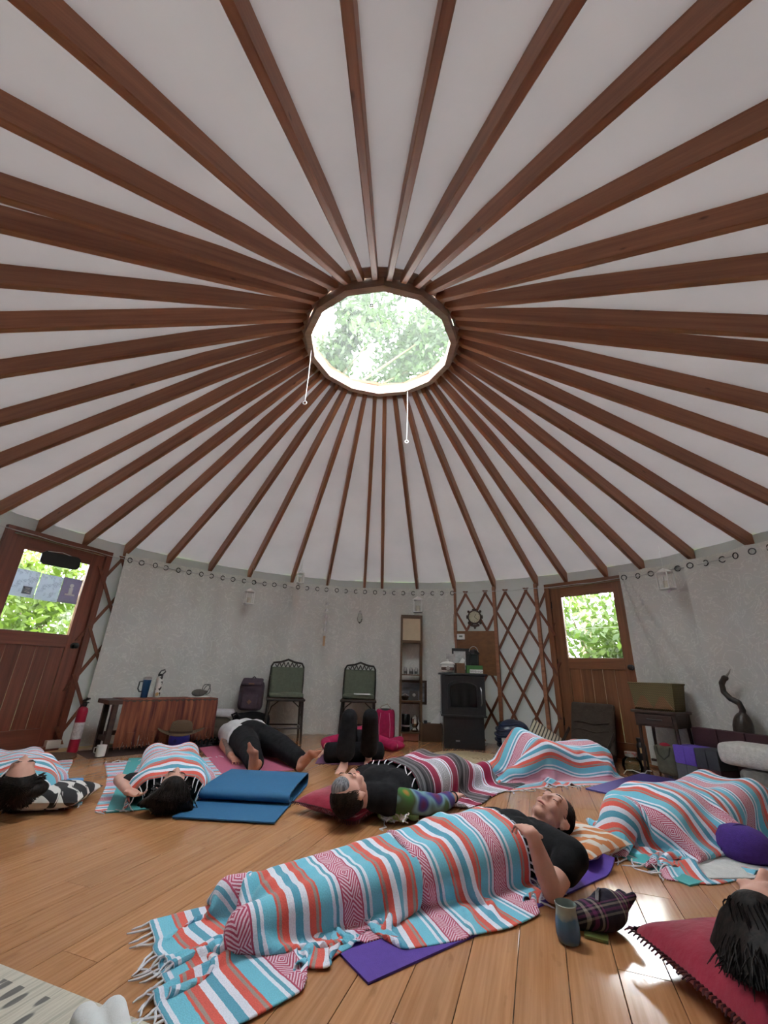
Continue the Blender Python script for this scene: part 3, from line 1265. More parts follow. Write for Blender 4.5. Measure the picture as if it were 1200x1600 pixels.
def head_prims(b, c, face, crown, k=1.):
    """skull, jaw, nose, ears, lids, lips; c is the head centre"""
    y = V(face).normalized()
    z = (V(crown) - y * V(crown).dot(y)).normalized()
    x = y.cross(z)
    Rm = Matrix((x, y, z)).transposed()
    P = lambda X, Y, Z: V(c) + Rm @ (V((X, Y, Z)) * k)
    E = lambda p, r: b.ell(P(*p), tuple(q * k for q in r), Rm, 20, 14)
    E((0, -.012, .030), (.074, .094, .088))
    E((0, .018, -.030), (.060, .074, .080))
    E((0, .052, -.092), (.030, .030, .024))
    for s in (-1, 1):
        E((s * .032, .056, -.028), (.028, .030, .030))
        E((s * .045, .012, -.068), (.020, .040, .026))
        E((s * .032, .076, .012), (.019, .014, .011))
        E((s * .030, .078, .034), (.026, .012, .009))
        E((s * .078, -.012, -.012), (.010, .021, .033))
        E((s * .086, -.022, .004), (.009, .017, .020))
        E((s * .083, -.008, -.036), (.009, .011, .012))
        E((s * .012, .092, -.034), (.010, .012, .008))
    b.cap(P(0, .082, .026), P(0, .104, -.026), .0075 * k, .0125 * k)
    E((0, .100, -.030), (.011, .014, .010))
    E((0, .084, -.058), (.024, .011, .007))
    E((0, .081, -.070), (.021, .012, .008))
    return P, Rm


def face_marks(P, Rm, parent, k=1., brow=None):
    """closed lashes, brows and lips as thin shapes on the face"""
    for s in (-1, 1):
        pts = [P(s * (.032 + .016 * t), .089 - .006 * t * t - (.004 if t * s > .5 else 0), .006 - .004 * (1 - t * t)) for t in np.linspace(-1, 1, 9)]
        B().tube(pts, [.0008 + .0008 * (1 - abs(t)) for t in np.linspace(-1, 1, 9)], 6).obj('closed_lashes', M_HAIRB, parent)
        pts = [P(s * (.032 + .020 * t), .090 - .010 * max(0, t) ** 2, .040 + .004 * (1 - t * t)) for t in np.linspace(-1, 1, 9)]
        B().tube(pts, [.0012 + .0022 * (1 - abs(t)) for t in np.linspace(-1, 1, 9)], 6).obj('eyebrow', brow or M_HAIRB, parent)
    pts = [P(.023 * t, .0955 - .009 * t * t, -.064 - .001 * (1 - t * t)) for t in np.linspace(-1, 1, 11)]
    B().tube(pts, [.0012 + .004 * (1 - t * t) for t in np.linspace(-1, 1, 11)], 8).obj('lips', M_LIP, parent)


def hand_prims(b, wrist, d, back, thumb, curl=.35, k=1., spread=.10):
    """palm, four fingers and a thumb; d along the hand, back = back of hand, thumb = side of the thumb"""
    d = V(d).normalized()
    n = (V(back) - d * V(back).dot(d)).normalized()
    t = V(thumb) - d * V(thumb).dot(d) - n * V(thumb).dot(n)
    t.normalize()
    w0 = V(wrist)
    P = lambda a, s, z: w0 + (d * a + t * s + n * z) * k
    tips = []
    kn = [(.092, .030), (.097, .010), (.092, -.011), (.082, -.030)]
    ln = [(.043, .026, .021), (.047, .030, .022), (.043, .028, .021), (.033, .021, .019)]
    for (ka, ks) in kn:
        b.cap(P(.0, ks * .6, 0), P(ka, ks, .0), .0165 * k, .0115 * k, 10)
    b.cap(P(.02, .02, -.006), P(.05, .026, -.010), .018 * k, .014 * k, 10)
    b.cap(P(.02, -.018, -.006), P(.06, -.024, -.008), .015 * k, .012 * k, 10)
    for i, ((ka, ks), L) in enumerate(zip(kn, ln)):
        p = P(ka, ks, 0)
        ang = curl * .45
        sd = (1.2 - i * .8) * spread
        for j, l in enumerate(L):
            dd = (d * math.cos(ang) - n * math.sin(ang) + t * sd).normalized()
            q = p + dd * l * k
            r0 = (.0095, .0085, .0076)[j] * (1 if i < 3 else .88)
            b.cap(p, q, r0 * k, r0 * .9 * k, 10)
            p = q
            ang += curl
        tips.append((p, dd, n))
    p = P(.018, .026, -.006)
    for l, r, a in ((.042, .0125, .75), (.032, .0105, .5), (.026, .0090, .35)):
        dd = (d * math.cos(a) + t * math.sin(a) - n * .25).normalized()
        q = p + dd * l * k
        b.cap(p, q, r * k, r * .9 * k, 10)
        p = q
    tips.append((p, dd, n))
    return tips


def nails(tips, parent, k=1.):
    for p, d, n in tips:
        x = d
        z = (n - x * n.dot(x)).normalized()
        Rm = Matrix((x, z.cross(x), z)).transposed()
        B().ell(p + z * .0062 * k - d * .001, (.0055 * k, .0045 * k, .0018 * k), Rm, 10, 6).obj('nail', M_NAIL, parent)


def foot_prims(b, ankle, toe, up, k=1., inner=1):
    """heel, arch, ball and five toes; toe = direction from heel to toes, up = towards the shin"""
    t = V(toe).normalized()
    u = (V(up) - t * V(up).dot(t)).normalized()
    s = t.cross(u) * inner
    a = V(ankle)
    P = lambda x, y, z: a + (t * x + s * y + u * z) * k
    b.cap(P(0, 0, .02), P(-.015, 0, -.045), .036 * k, .034 * k)
    b.cap(P(-.02, 0, -.05), P(.06, .008, -.040), .034 * k, .028 * k)
    b.cap(P(.0, .0, -.01), P(.12, .018, -.045), .034 * k, .022 * k)
    b.cap(P(.03, -.02, -.045), P(.115, -.022, -.052), .024 * k, .020 * k)
    b.cap(P(.125, .026, -.052), P(.118, -.030, -.056), .023 * k, .017 * k)
    for i in range(5):
        y = .030 - i * .0165
        L = (.048, .046, .040, .034, .028)[i]
        r = (.0135, .0100, .0092, .0088, .0082)[i]
        x0 = .128 - .010 * i
        b.cap(P(x0, y, -.054), P(x0 + L, y + .002, -.057), r * k, r * .92 * k, 10)


def torso_prims(b, F, g=0., L=.46, w=1., zc=.105):
    """supine trunk: pelvis at a=0, shoulders at a=L"""
    for s in (-1, 1):
        b.cap(F(-.03, s * .085 * w, zc - .01), F(.14, s * .07 * w, zc), .100 + g, .092 + g)
        b.cap(F(.14, s * .07 * w, zc), F(.34, s * .088 * w, zc + .008), .092 + g, .102 + g)
        b.cap(F(.34, s * .085 * w, zc + .006), F(L, s * .125 * w, zc), .100 + g, .064 + g)
        b.cap(F(L, s * .125 * w, zc), F(L + .03, s * .03, zc), .058 + g, .05 + g)
    b.cap(F(0, 0, zc + .012), F(.38, 0, zc + .016), .098 + g, .102 + g)


def caps_of(b):
    return b


class Rec(B):
    """records capsules while building, so that cloth can fall on them"""

    def __init__(s):
        super().__init__()
        s.caps = []

    def cap(s, a, b, ra, rb, seg=14):
        s.caps.append((tuple(a), tuple(b), ra, rb))
        return super().cap(a, b, ra, rb, seg)

    def ell(s, c, r, rot=None, seg=16, rings=10):
        rr = r if isinstance(r, (int, float)) else min(r)
        s.caps.append((tuple(c), tuple(V(c) + V((0, 0, .001))), rr, rr))
        return super().ell(c, r, rot, seg, rings)


def person(label, build, mat, voxel, base, smooth=5):
    me = remesh(build, voxel, smooth)
    o = mobj('person', me, mat)
    base_origin(o, (base[0], base[1], 0))
    return tag(o, label, 'person')


def wear(name, build, mat, per, voxel=.009, smooth=6, label=None):
    me = remesh(build, voxel, smooth)
    o = mobj(name, me, mat, per)
    o.data.transform(Matrix.Translation(-per.location))
    if label:
        o['label'] = label
    return o


def rel(o, per):
    """child built in world space -> local to the person"""
    o.data.transform(Matrix.Translation(-per.location))
    return o


def kid_fix(per, before):
    for o in list(per.children):
        if o not in before:
            rel(o, per)


def strands(c, radii, Rm, n, per, mat, seed, crown=(0, -.3, 1), drop=.02, r=.0022, length=1.25, keep=None):
    """locks of hair combed over a skull-shaped form from the crown"""
    rng = random.Random(seed)
    b = B()
    cr = V(crown).normalized()
    for k in range(n):
        az = rng.uniform(0, 2 * PI)
        t1 = cr.orthogonal().normalized()
        t2 = cr.cross(t1)
        td = t1 * math.cos(az) + t2 * math.sin(az)
        L = length * rng.uniform(.75, 1.1)
        g = rng.uniform(.0, .5)
        pts = []
        off = rng.uniform(.98, 1.07)
        sw = rng.gauss(0, .25)
        for i in range(9):
            a = g + (L) * i / 8
            d = cr * math.cos(a) + td * math.sin(a) + cr.cross(td) * sw * math.sin(a) * (i / 8)
            d.normalize()
            p = V((d.x * radii[0], d.y * radii[1], d.z * radii[2])) * (off + drop * (i / 8) ** 2 * rng.uniform(.5, 1.5))
            q = V(c) + Rm @ p
            q.z = max(q.z, .012)
            pts.append(q)
        if keep and not all(keep(Rm.transposed() @ (q - V(c))) for q in pts):
            continue
        b.tube(pts, [r * .6] + [r] * 7 + [r * .3], 4)
    o = b.obj('hair_locks', mat, per)
    o['kind'] = 'stuff'
    return rel(o, per)


def flow(P, n, per, mat, seed, spread=.19, reach=.27, shift=.07, r=.002, low=-.085):
    """loose locks running from the forehead over the crown and fanning out"""
    rng = random.Random(seed)
    b = B()
    for k in range(n):
        x = rng.uniform(-.7, 1)
        y0 = rng.uniform(-.04, .055)
        j = rng.uniform(.85, 1.12)
        pts = [P(.070 * x * j, y0, .075 + .03 * rng.random()), P(.085 * x * j, y0 * .6 + .01, .118 * (1 - .25 * abs(x)) * j), P((.12 * x + shift * .35) * j, -.035 + rng.gauss(0, .008), .165 - .05 * abs(x)),
               P((.155 * x + shift * .6) * j, -.062 + rng.gauss(0, .01), (reach * .78 - .08 * abs(x)) * j), P((spread * x + shift) * j + rng.gauss(0, .01), low + rng.gauss(0, .008), (reach - .1 * abs(x)) * j)]
        q = []
        for a, c in zip(pts, pts[1:]):
            q += [a, a.lerp(c, .5) + V((rng.gauss(0, .002), rng.gauss(0, .002), .003))]
        q.append(pts[-1])
        for p_ in q:
            p_.z = max(p_.z, .01)
        b.tube(q, [r * .6] + [r] * (len(q) - 2) + [r * .4], 4)
    o = b.obj('loose_locks', mat, per)
    o['kind'] = 'stuff'
    return rel(o, per)


# ---- the woman in front: on her back, hand on her chest, eyes closed
D1 = V((.83, .557, 0))
S1 = V((D1.y, -D1.x, 0))                        # towards the camera side
HEADC = fl(862, 1272, .175)
DB = V((.89, .456, 0))
SB = V((DB.y, -DB.x, 0))
F1, d1, s1 = frame(HEADC.xy - DB.xy * .66, DB)


def front_person():
    # pose: head slightly raised on the pillow, face up and a little towards the feet
    b = Rec()
    face = V((-.34 * DB.x, -.34 * DB.y, 1)) + SB * .22
    crown = DB + V((0, 0, .25))
    P, Rm = head_prims(b, HEADC, face, crown, 1.0)
    b.cap(P(0, -.028, -.055), F1(.48, 0, .105), .056, .060)
    torso_prims(b, F1, zc=.095)
    sh, el, wr = F1(.445, .165, .105), F1(.19, .235, .062), None
    el = fl(862, 1392, .045)
    sh = fl(893, 1338, .13)
    wr = fl(831, 1303, .245)
    b.cap(F1(.44, .11, .12), sh, .062, .054)
    b.cap(sh, el, .050, .040)
    b.cap(el, el.lerp(wr, .35), .039, .041)
    b.cap(el.lerp(wr, .35), wr, .041, .026)
    tips = hand_prims(b, wr, (fl(800, 1272, .245) - wr), V((.1, -.25, 1)), D1, .5, .95)
    # the other arm lies under the blanket
    b.cap(F1(.44, -.12, .11), F1(.40, -.19, .09), .06, .05)
    b.cap(F1(.40, -.19, .09), F1(.14, -.25, .06), .048, .038)
    b.cap(F1(.14, -.25, .06), F1(.02, -.1, .17), .038, .028)
    for s in (-1, 1):
        b.cap(F1(-.05, s * .085, .088), F1(-.42, s * .09, .076), .080, .058)
        b.cap(F1(-.42, s * .09, .076), F1(-.78, s * .09, .058), .054, .040)
        foot_prims(b, F1(-.80, s * .09, .062), V((0, 0, .25)) - DB + SB * s * .3, DB * .3 + V((0, 0, 1)), .85, s)
    caps = list(b.caps)
    per = person('person in a black t-shirt lying under the nearest striped blanket, hand on chest', b, M_SKIN, .0058, HEADC - DB * .66)
    face_marks(P, Rm, per)
    kid_fix(per, set())
    bf = set(per.children)
    nails(tips, per)
    kid_fix(per, bf)
    b = B()
    torso_prims(b, F1, .013, zc=.095)
    b.cap(F1(.44, .10, .12), sh, .080, .070)
    b.cap(sh, sh.lerp(el, .38), .069, .062)
    b.cap(F1(.44, -.12, .11), F1(.36, -.2, .09), .074, .062)
    b.cap(F1(.44, 0, .11), F1(.505, 0, .115), .08, .066)
    wear('t_shirt', b, M_BLKCLOTH, per)
    b = B()
    b.ell(P(0, -.026, .040), (.0785, .094, .092), Rm, 24, 16)
    b.ell(P(0, -.055, -.02), (.062, .055, .07), Rm, 20, 14)
    b.ell(P(0, -.105, -.005), (.035, .03, .035), Rm)
    wear('hair', b, M_HAIRB, per, .005, 4)
    strands(P(0, -.026, .036), (.080, .094, .094), Rm, 220, per, M_HAIRB, 4, crown=(0, -1, .1), drop=0, r=.0013, length=1.75,
            keep=lambda q: q.y < .068 and not (abs(q.x) > .05 and q.z < -.03 and q.y > -.05))
    return per, caps


front, caps1 = front_person()
# its mat: flat purple sheet with a curled end


def sheet_mat(name, label, corner, e1, width, path, mat, group=None, thick=.006, cat='yoga mat', side=1):
    """strip following path [(s,z)...] along e1, width across"""
    e1 = V((e1[0], e1[1], 0)).normalized()
    e2 = V((-e1.y, e1.x, 0)) * side
    c = V((corner[0], corner[1], 0))
    grid = []
    for s_, z in path:
        grid.append([e1 * s_ + e2 * (width * j / 6) + V((0, 0, z)) for j in range(7)])
    bb = B()
    n = len(path)
    top, bot = [], []
    for i in range(n):
        a, b_ = path[max(0, i - 1)], path[min(n - 1, i + 1)]
        t = V((b_[0] - a[0], b_[1] - a[1]))
        t = t.normalized() if t.length > 1e-9 else V((1, 0))
        nrm = V((-t.y, t.x))
        o = e1 * nrm.x * thick + V((0, 0, nrm.y * thick))
        bot.append([bb.bm.verts.new(p) for p in grid[i]])
        top.append([bb.bm.verts.new(p + o) for p in grid[i]])
    for i in range(n - 1):
        for j in range(6):
            bb.bm.faces.new((top[i][j], top[i + 1][j], top[i + 1][j + 1], top[i][j + 1]))
            bb.bm.faces.new((bot[i][j], bot[i][j + 1], bot[i + 1][j + 1], bot[i + 1][j]))
        for j in (0, 6):
            bb.bm.faces.new((top[i][j], bot[i][j], bot[i + 1][j], top[i + 1][j]))
    for i in (0, n - 1):
        for j in range(6):
            bb.bm.faces.new((top[i][j], top[i][j + 1], bot[i][j + 1], bot[i][j]))
    o = bb.obj(name, mat, None, True, c)
    return tag(o, label, cat, group)


def curl_path(L, r=.1, ang=2.0, n=12, z0=.001):
    p = [(0, z0), (L * .25, z0), (L * .5, z0), (L * .75, z0), (L, z0)]
    for i in range(1, n + 1):
        a = ang * i / n
        p.append((L + r * math.sin(a), z0 + r * (1 - math.cos(a))))
    return p


sheet_mat('yoga_mat', 'purple yoga mat with one curled end under the nearest person', fl(575, 1540), D1, .61, curl_path(1.30, .13, .95), M_PURPLEMAT)
bl1 = blanket('aqua, coral and white striped blanket over the person in front',
              [(-.37, -1.52), (.72, -.91), (.50, -.26), (-.64, -1.10)], cover(caps1, .016, [(F1(-.80, k * .09, .055), F1(-.93, k * .12, .06)) for k in (-1, 1)]) + [(F1(-.1, 0, .085), F1(-.80, 0, .055), .085, .06)], 96, 58, M_BLANK, 11, fr=((0, 26), (1, 34)), u0=.05, rest=(1.72, .90), wrink=.028, edge=lambda u, v: np.exp(-((u - .36) / .2) ** 2)[..., None] * ((1 - v) ** 2)[..., None] * np.array([-.06, .13]))


# ------------------------------------------------------------------ cushions
def cushion(name, label, loc, size, rz, mat, cat='cushion', tilt=0., p=3.2, seed=0, group=None, dent=None, n=26, corner=.06):
    """stuffed square cushion: two bulging faces meeting in a seam; seam height at mid thickness"""
    rng = random.Random(seed)
    sx, sy, h = size
    ph = [rng.uniform(0, 6.28) for _ in range(6)]
    th = thing(name, label, cat, loc, rz, group)
    bb = B()
    top, bot = [], []
    for i in range(n + 1):
        rt, rb = [], []
        for j in range(n + 1):
            x, y = 2 * i / n - 1, 2 * j / n - 1
            k = 1 - corner * (1 - abs(x)) * abs(y) ** 3 * 0 - corner * ((1 - x * x) * (abs(y) ** 4) + (1 - y * y) * (abs(x) ** 4))
            q = max(0, (1 - abs(x) ** p) * (1 - abs(y) ** p)) ** .5
            wv = .05 * math.sin(5 * x + ph[0]) * math.sin(4 * y + ph[1]) + .03 * math.sin(11 * x * y + ph[2])
            zt = h / 2 * q * (1 + wv)
            zb = -h / 2 * q
            if dent:
                dx, dy, dr, dd = dent
                zt -= dd * math.exp(-((x * sx / 2 - dx) ** 2 + (y * sy / 2 - dy) ** 2) / dr ** 2)
            P = V((x * sx / 2 * k, y * sy / 2 * k, 0))
            if tilt:
                pass
            rt.append(P + V((0, 0, h / 2 + zt)))
            rb.append(P + V((0, 0, h / 2 + max(zb, -h / 2 + .002))))
        top.append(rt)
        bot.append(rb)
    bb.sheet(top)
    bb.sheet(bot)
    bmesh.ops.remove_doubles(bb.bm, verts=bb.bm.verts[:], dist=1e-4)
    o = bb.obj('cover', mat, th)
    o.location.z = .001
    rim = [top[i][0] for i in range(n + 1)] + [top[n][j] for j in range(1, n + 1)] + [top[i][n] for i in range(n - 1, -1, -1)] + [top[0][j] for j in range(n - 1, 0, -1)]
    return th, rim


def tip(th, rx=0, ry=0):
    th.rotation_mode = 'ZYX'
    th.rotation_euler = (rx, ry, th.rotation_euler[2])


# ---- middle person
HM = fl(546, 1237, .172)
FM_, dM, sM = frame(HM.xy + V((.60, .80)).normalized() * .66, V((-.60, -.80, 0)))


def sleeve_mat():
    m, nt, b = newmat('rainbow_tie_dye')
    tc = N(nt, 'ShaderNodeTexCoord').outputs['Object']
    nz = N(nt, 'ShaderNodeTexNoise')
    nz.inputs['Scale'].default_value = 5.5
    nz.inputs['Detail'].default_value = 1
    nt.links.new(tc, nz.inputs['Vector'])
    c = ramp(nt, nz.outputs[0], [(.30, S(150, 30, 50)), (.38, S(205, 120, 50)), (.44, S(60, 120, 50)), (.52, S(70, 90, 60)), (.57, S(120, 160, 170)),
                                 (.62, S(60, 60, 130)), (.70, S(110, 30, 60)), (.78, S(90, 150, 60))])
    nt.links.new(c, b.inputs['Base Color'])
    b.inputs['Roughness'].default_value = .9
    return m


M_TIE = sleeve_mat()


def mid_person():
    b = Rec()
    face = V((0, 0, 1)) - dM * .12 + sM * .10
    P, Rm = head_prims(b, HM, face, dM + V((0, 0, .15)), 1.04)
    b.cap(P(0, -.028, -.055), FM_(.48, 0, .11), .062, .066)
    torso_prims(b, FM_, .012, w=1.12, zc=.125)
    sg = 1 if (fl(640, 1260) - V((HM.x, HM.y, 0))).dot(sM) > 0 else -1
    sh, el, wr = FM_(.43, sg * .19, .12), FM_(.17, sg * .32, .07), FM_(-.06, sg * .33, .075)
    b.cap(FM_(.43, sg * .12, .13), sh, .068, .06)
    b.cap(sh, el, .056, .044)
    b.cap(el, wr, .042, .028)
    tips = hand_prims(b, wr, -dM - sM * sg * .15, V((0, 0, 1)), -sM * sg, .35, .95)
    b.cap(FM_(.43, -sg * .12, .13), FM_(.40, -sg * .2, .1), .068, .055)
    b.cap(FM_(.40, -sg * .2, .1), FM_(.16, -sg * .3, .06), .052, .042)
    b.cap(FM_(.16, -sg * .3, .06), FM_(-.02, -sg * .2, .12), .04, .03)
    for s in (-1, 1):
        b.cap(FM_(-.05, s * .1, .11), FM_(-.44, s * .13, .17), .095, .066)
        b.cap(FM_(-.44, s * .13, .17), FM_(-.80, s * .14, .08), .062, .042)
        foot_prims(b, FM_(-.82, s * .14, .08), V((0, 0, .8)) - dM + sM * s * .5, dM * .5 + V((0, 0, 1)), .9, s)
    caps = list(b.caps)
    per = person('person with short greying hair and black shirt lying with head on a crimson pillow', b, M_SKIN, .0072, HM - dM * .66)
    face_marks(P, Rm, per)
    kid_fix(per, set())
    bf = set(per.children)
    nails(tips, per)
    kid_fix(per, bf)
    b = B()
    torso_prims(b, FM_, .028, w=1.12, zc=.125)
    b.cap(FM_(.43, -sg * .12, .13), FM_(.34, -sg * .25, .08), .08, .06)
    b.cap(FM_(.43, sg * .11, .135), FM_(.40, sg * .18, .12), .082, .07)
    b.cap(FM_(.43, 0, .12), FM_(.50, 0, .125), .085, .072)
    wear('shirt', b, M_BLKCLOTH, per)
    b = B()
    b.cap(sh, el, .072, .06)
    b.cap(el, el.lerp(wr, .62), .058, .05)
    b.cap(sh.lerp(el, .5), FM_(.28, sg * .20, .07), .06, .06)
    wear('tie_dye_sleeve', b, M_TIE, per, label='loose rainbow tie-dye sleeve')
    bw = wr - (wr - el).normalized() * .012
    ax = (wr - el).normalized()
    t1 = ax.orthogonal().normalized()
    t2 = ax.cross(t1)
    rel(B().tube([bw + (t1 * math.cos(a) + t2 * math.sin(a)) * .031 for a in np.linspace(0, 2 * PI, 20)[:-1]], .005, 6, closed=True).obj('bracelet', M_BLACK, per), per)
    b = B()
    b.ell(P(0, -.026, .030), (.080, .093, .094), Rm, 24, 16)
    b.ell(P(0, -.05, -.03), (.068, .06, .07), Rm, 20, 14)
    wear('hair', b, M_HAIRB, per, .006, 4)
    b = B()
    b.ell(P(-.006, .016, .062), (.066, .062, .060), Rm, 24, 16)
    wear('grey_forelock', b, M_HAIRG, per, .005, 3, 'grey streak at the front of the dark hair')
    strands(P(0, -.026, .030), (.082, .095, .096), Rm, 260, per, M_HAIRB, 9, crown=(0, -.4, 1), drop=.02, r=.0016, length=1.5,
            keep=lambda q: q.y < .045)
    return per, caps, sg


mid, caps2, sgM = mid_person()
pc = [fl(455, 1287), fl(555, 1316), fl(642, 1252), fl(535, 1228)]
pcen = (pc[0] + pc[1] + pc[2] + pc[3]) / 4
ang = math.atan2(pc[1].y - pc[0].y, pc[1].x - pc[0].x)


def tassels(th, rim, n, seed, mat, L=.02):
    rng = random.Random(seed)
    b = B()
    m = len(rim)
    for k in range(n):
        f = k / n * m
        i = int(f) % m
        p = rim[i].lerp(rim[(i + 1) % m], f - int(f))
        o = V((p.x, p.y, 0)).normalized()
        q = p + o * L + V((rng.gauss(0, .003), rng.gauss(0, .003), -L * .5))
        b.tube([p - o * .004, p + o * L * .6, q], [.0028, .003, .002], 5)
    o = b.obj('tassel_trim', mat, th)
    o['kind'] = 'stuff'
    return o


M_TRIM = pm('dark_trim', S(70, 22, 34), .9)
th, rim = cushion('floor_cushion', 'crimson velvet cushion with tassel edge under the greying head', (pcen.x, pcen.y, 0), (.47, .60, .13), ang, M_REDV, seed=3,
                  dent=(*(Matrix.Rotation(-ang, 2) @ (HM - pcen).xy), .11, .035))
tassels(th, rim, 150, 3, M_TRIM)
q = lambda a, b_: FM_(a, b_, 0)
blanket('maroon, grey and white striped blanket over the legs of the person on the crimson cushion',
        [q(.20, sgM * .36), q(-1.05, sgM * .42), q(-1.0, -sgM * .40), q(.20, -sgM * .38)], cover(caps2, .02, [(FM_(-.82, k * .14, .07), FM_(-.95, k * .2, .11)) for k in (-1, 1)]), 64, 46, M_SERAPE, 21, fr=((0, 26), (1, 26)), rest=(1.46, 1.16), gap=.012, wrink=.03, u0=.20)
# rainbow scarf bundle by the cushion
b = B()
P0 = fl(612, 1284)
for k, (a, z, r) in enumerate((((600, 1280), .025, .026), ((612, 1284), .028, .030), ((628, 1284), .03, .03), ((614, 1274), .04, .028), ((645, 1281), .022, .026), ((662, 1272), .02, .022))):
    b.ell(fl(a[0], a[1], 0) + V((0, 0, z)), (r * 1.9, r * 1.2, r), Matrix.Rotation(.6 + k * .4, 3, 'Z'))
sc = mobj('scarf', remesh(b, .006, 3), pm('lime_white_knit', S(176, 205, 150), .95, .35, 16, .5, 60))
base_origin(sc, P0)
tag(sc, 'crumpled pale green knitted scarf with loose yarn beside the tie-dye sleeve', 'scarf')
b = B()
rng = random.Random(8)
for k in range(16):
    p = V((rng.uniform(-.07, .05), rng.uniform(-.05, .03), rng.uniform(.02, .06)))
    pts = [p]
    for i in range(8):
        p = p + V((rng.gauss(0, .018), rng.gauss(-.006, .018), rng.gauss(-.002, .01)))
        p.z = min(max(p.z, .006), .075)
        pts.append(p.copy())
    b.tube(pts, .0035, 5)
o = b.obj('loose_yarn', M_FRINGE, sc)
o['kind'] = 'stuff'

# ---- left person: head towards the camera, body running away under the blanket
HL = fl(268, 1232, .12)
dL = V((.40, -.92, 0)).normalized()
FL_, _, sL = frame(HL.xy - dL.xy * .66, dL)
b = Rec()
P, Rm = head_prims(b, HL, V((0, 0, 1)) - dL * .1 + sL * -.15, dL, 1.)
b.cap(P(0, -.028, -.055), FL_(.48, 0, .1), .056, .06)
torso_prims(b, FL_)
lsg = 1 if (fl(190, 1240) - V((HL.x, HL.y, 0))).dot(sL) > 0 else -1
shL, elL, wrL = FL_(.44, lsg * .17, .10), fl(186, 1218, .10), fl(200, 1236, .10)
b.cap(FL_(.44, lsg * .11, .11), shL, .06, .05)
b.cap(shL, elL, .046, .036)
b.cap(elL, wrL, .036, .026)
tipsL = hand_prims(b, wrL, fl(226, 1247, .085) - wrL, V((0, 0, -1)), V((0, -1, 0)), .4, .9)
b.cap(FL_(.44, -lsg * .12, .1), FL_(.2, -lsg * .24, .06), .055, .04)
b.cap(FL_(.2, -lsg * .24, .06), FL_(.12, -lsg * .1, .2), .038, .03)
for s in (-1, 1):
    b.cap(FL_(-.05, s * .09, .1), FL_(-.38, s * .12, .14), .088, .062)
    b.cap(FL_(-.38, s * .12, .14), FL_(-.66, s * .13, .08), .058, .04)
    foot_prims(b, FL_(-.68, s * .13, .08), -dL, V((0, 0, 1)), .9, s)
caps3 = list(b.caps)
left = person('dark-haired person lying on the teal mat, open hand beside the head', b, M_SKIN, .0075, HL - dL * .66)
face_marks(P, Rm, left)
kid_fix(left, set())
b = B()
torso_prims(b, FL_, .013)
b.cap(FL_(.44, lsg * .11, .11), shL.lerp(elL, .5), .07, .058)
wear('top', b, M_BLKCLOTH, left)
b = B()
b.ell(P(0, -.03, .034), (.084, .092, .098), Rm, 24, 16)
b.ell(P(.01, -.06, -.02), (.09, .055, .08), Rm)
b.ell(P(0, .005, .075), (.078, .072, .062), Rm)
for k_ in range(9):
    x_ = (k_ - 4) / 4
    b.cap(P(.05 * x_, -.01, .10), P(.135 * x_, -.085, .12 - .05 * abs(x_)), .034, .018)
    b.cap(P(.06 * x_, -.03, .06), P(.15 * x_, -.09, .02), .034, .016)
wear('hair', b, M_HAIRD, left, .008, 10)
flow(P, 260, left, M_HAIRD, 72, .15, .13, .0)
strands(P(0, -.03, .034), (.092, .098, .106), Rm, 420, left, M_HAIRD, 13, crown=(0, .15, 1), drop=.22, r=.0022, length=1.7, keep=lambda q: q.y < .06)
blanket('aqua and coral striped blanket over the dark-haired person by the bench',
        [FL_(.44, lsg * .36, 0), FL_(-.90, lsg * .47, 0), FL_(-.86, -lsg * .46, 0), FL_(.52, -lsg * .50, 0)], cover([c_ for c_ in caps3 if (V(c_[0]) - HL).length > .13 and (V(c_[0]) - elL).length > .02 and (V(c_[1]) - elL).length > .02], .02, [(FL_(-.68, k * .13, .07), FL_(-.80, k * .13, .06)) for k in (-1, 1)]), 66, 52, M_BLANK, 31,
        fr=((0, 26), (1, 24)), rest=(1.56, 1.16), wrink=.03, u0=.12, gap=.012)
mcor = fl(165, 1271)
sheet_mat('yoga_mat', 'teal yoga mat under the dark-haired person beside the blue folded mat', mcor, -dL, .61, [(0, .001), (.4, .001), (.9, .001), (1.4, .001), (1.72, .001)],
          pm('teal_mat', S(72, 158, 160), .75, .05, 60, .15, 300), side=-1)
# blue folded mat
e1 = (fl(483, 1226) - fl(428, 1290)).normalized()
pth = [(0, .008), (.3, .008), (.6, .008), (.86, .008)]
for i in range(1, 9):
    a = PI * i / 8
    pth.append((.86 + .045 * math.sin(a), .008 + .045 * (1 - math.cos(a))))
pth += [(.7, .10), (.5, .095), (.36, .085)]
for i in range(1, 11):
    a = 4.2 * i / 10
    pth.append((.36 - .05 * math.sin(a), .085 - .035 * (1 - math.cos(a)) * .9))
sheet_mat('yoga_mat', 'folded blue yoga mat with a rolled lip on the open floor', fl(428, 1290), e1, .60, pth, pm('blue_mat', S(40, 100, 142), .75, .05, 60, .15, 300), thick=.008, side=1)

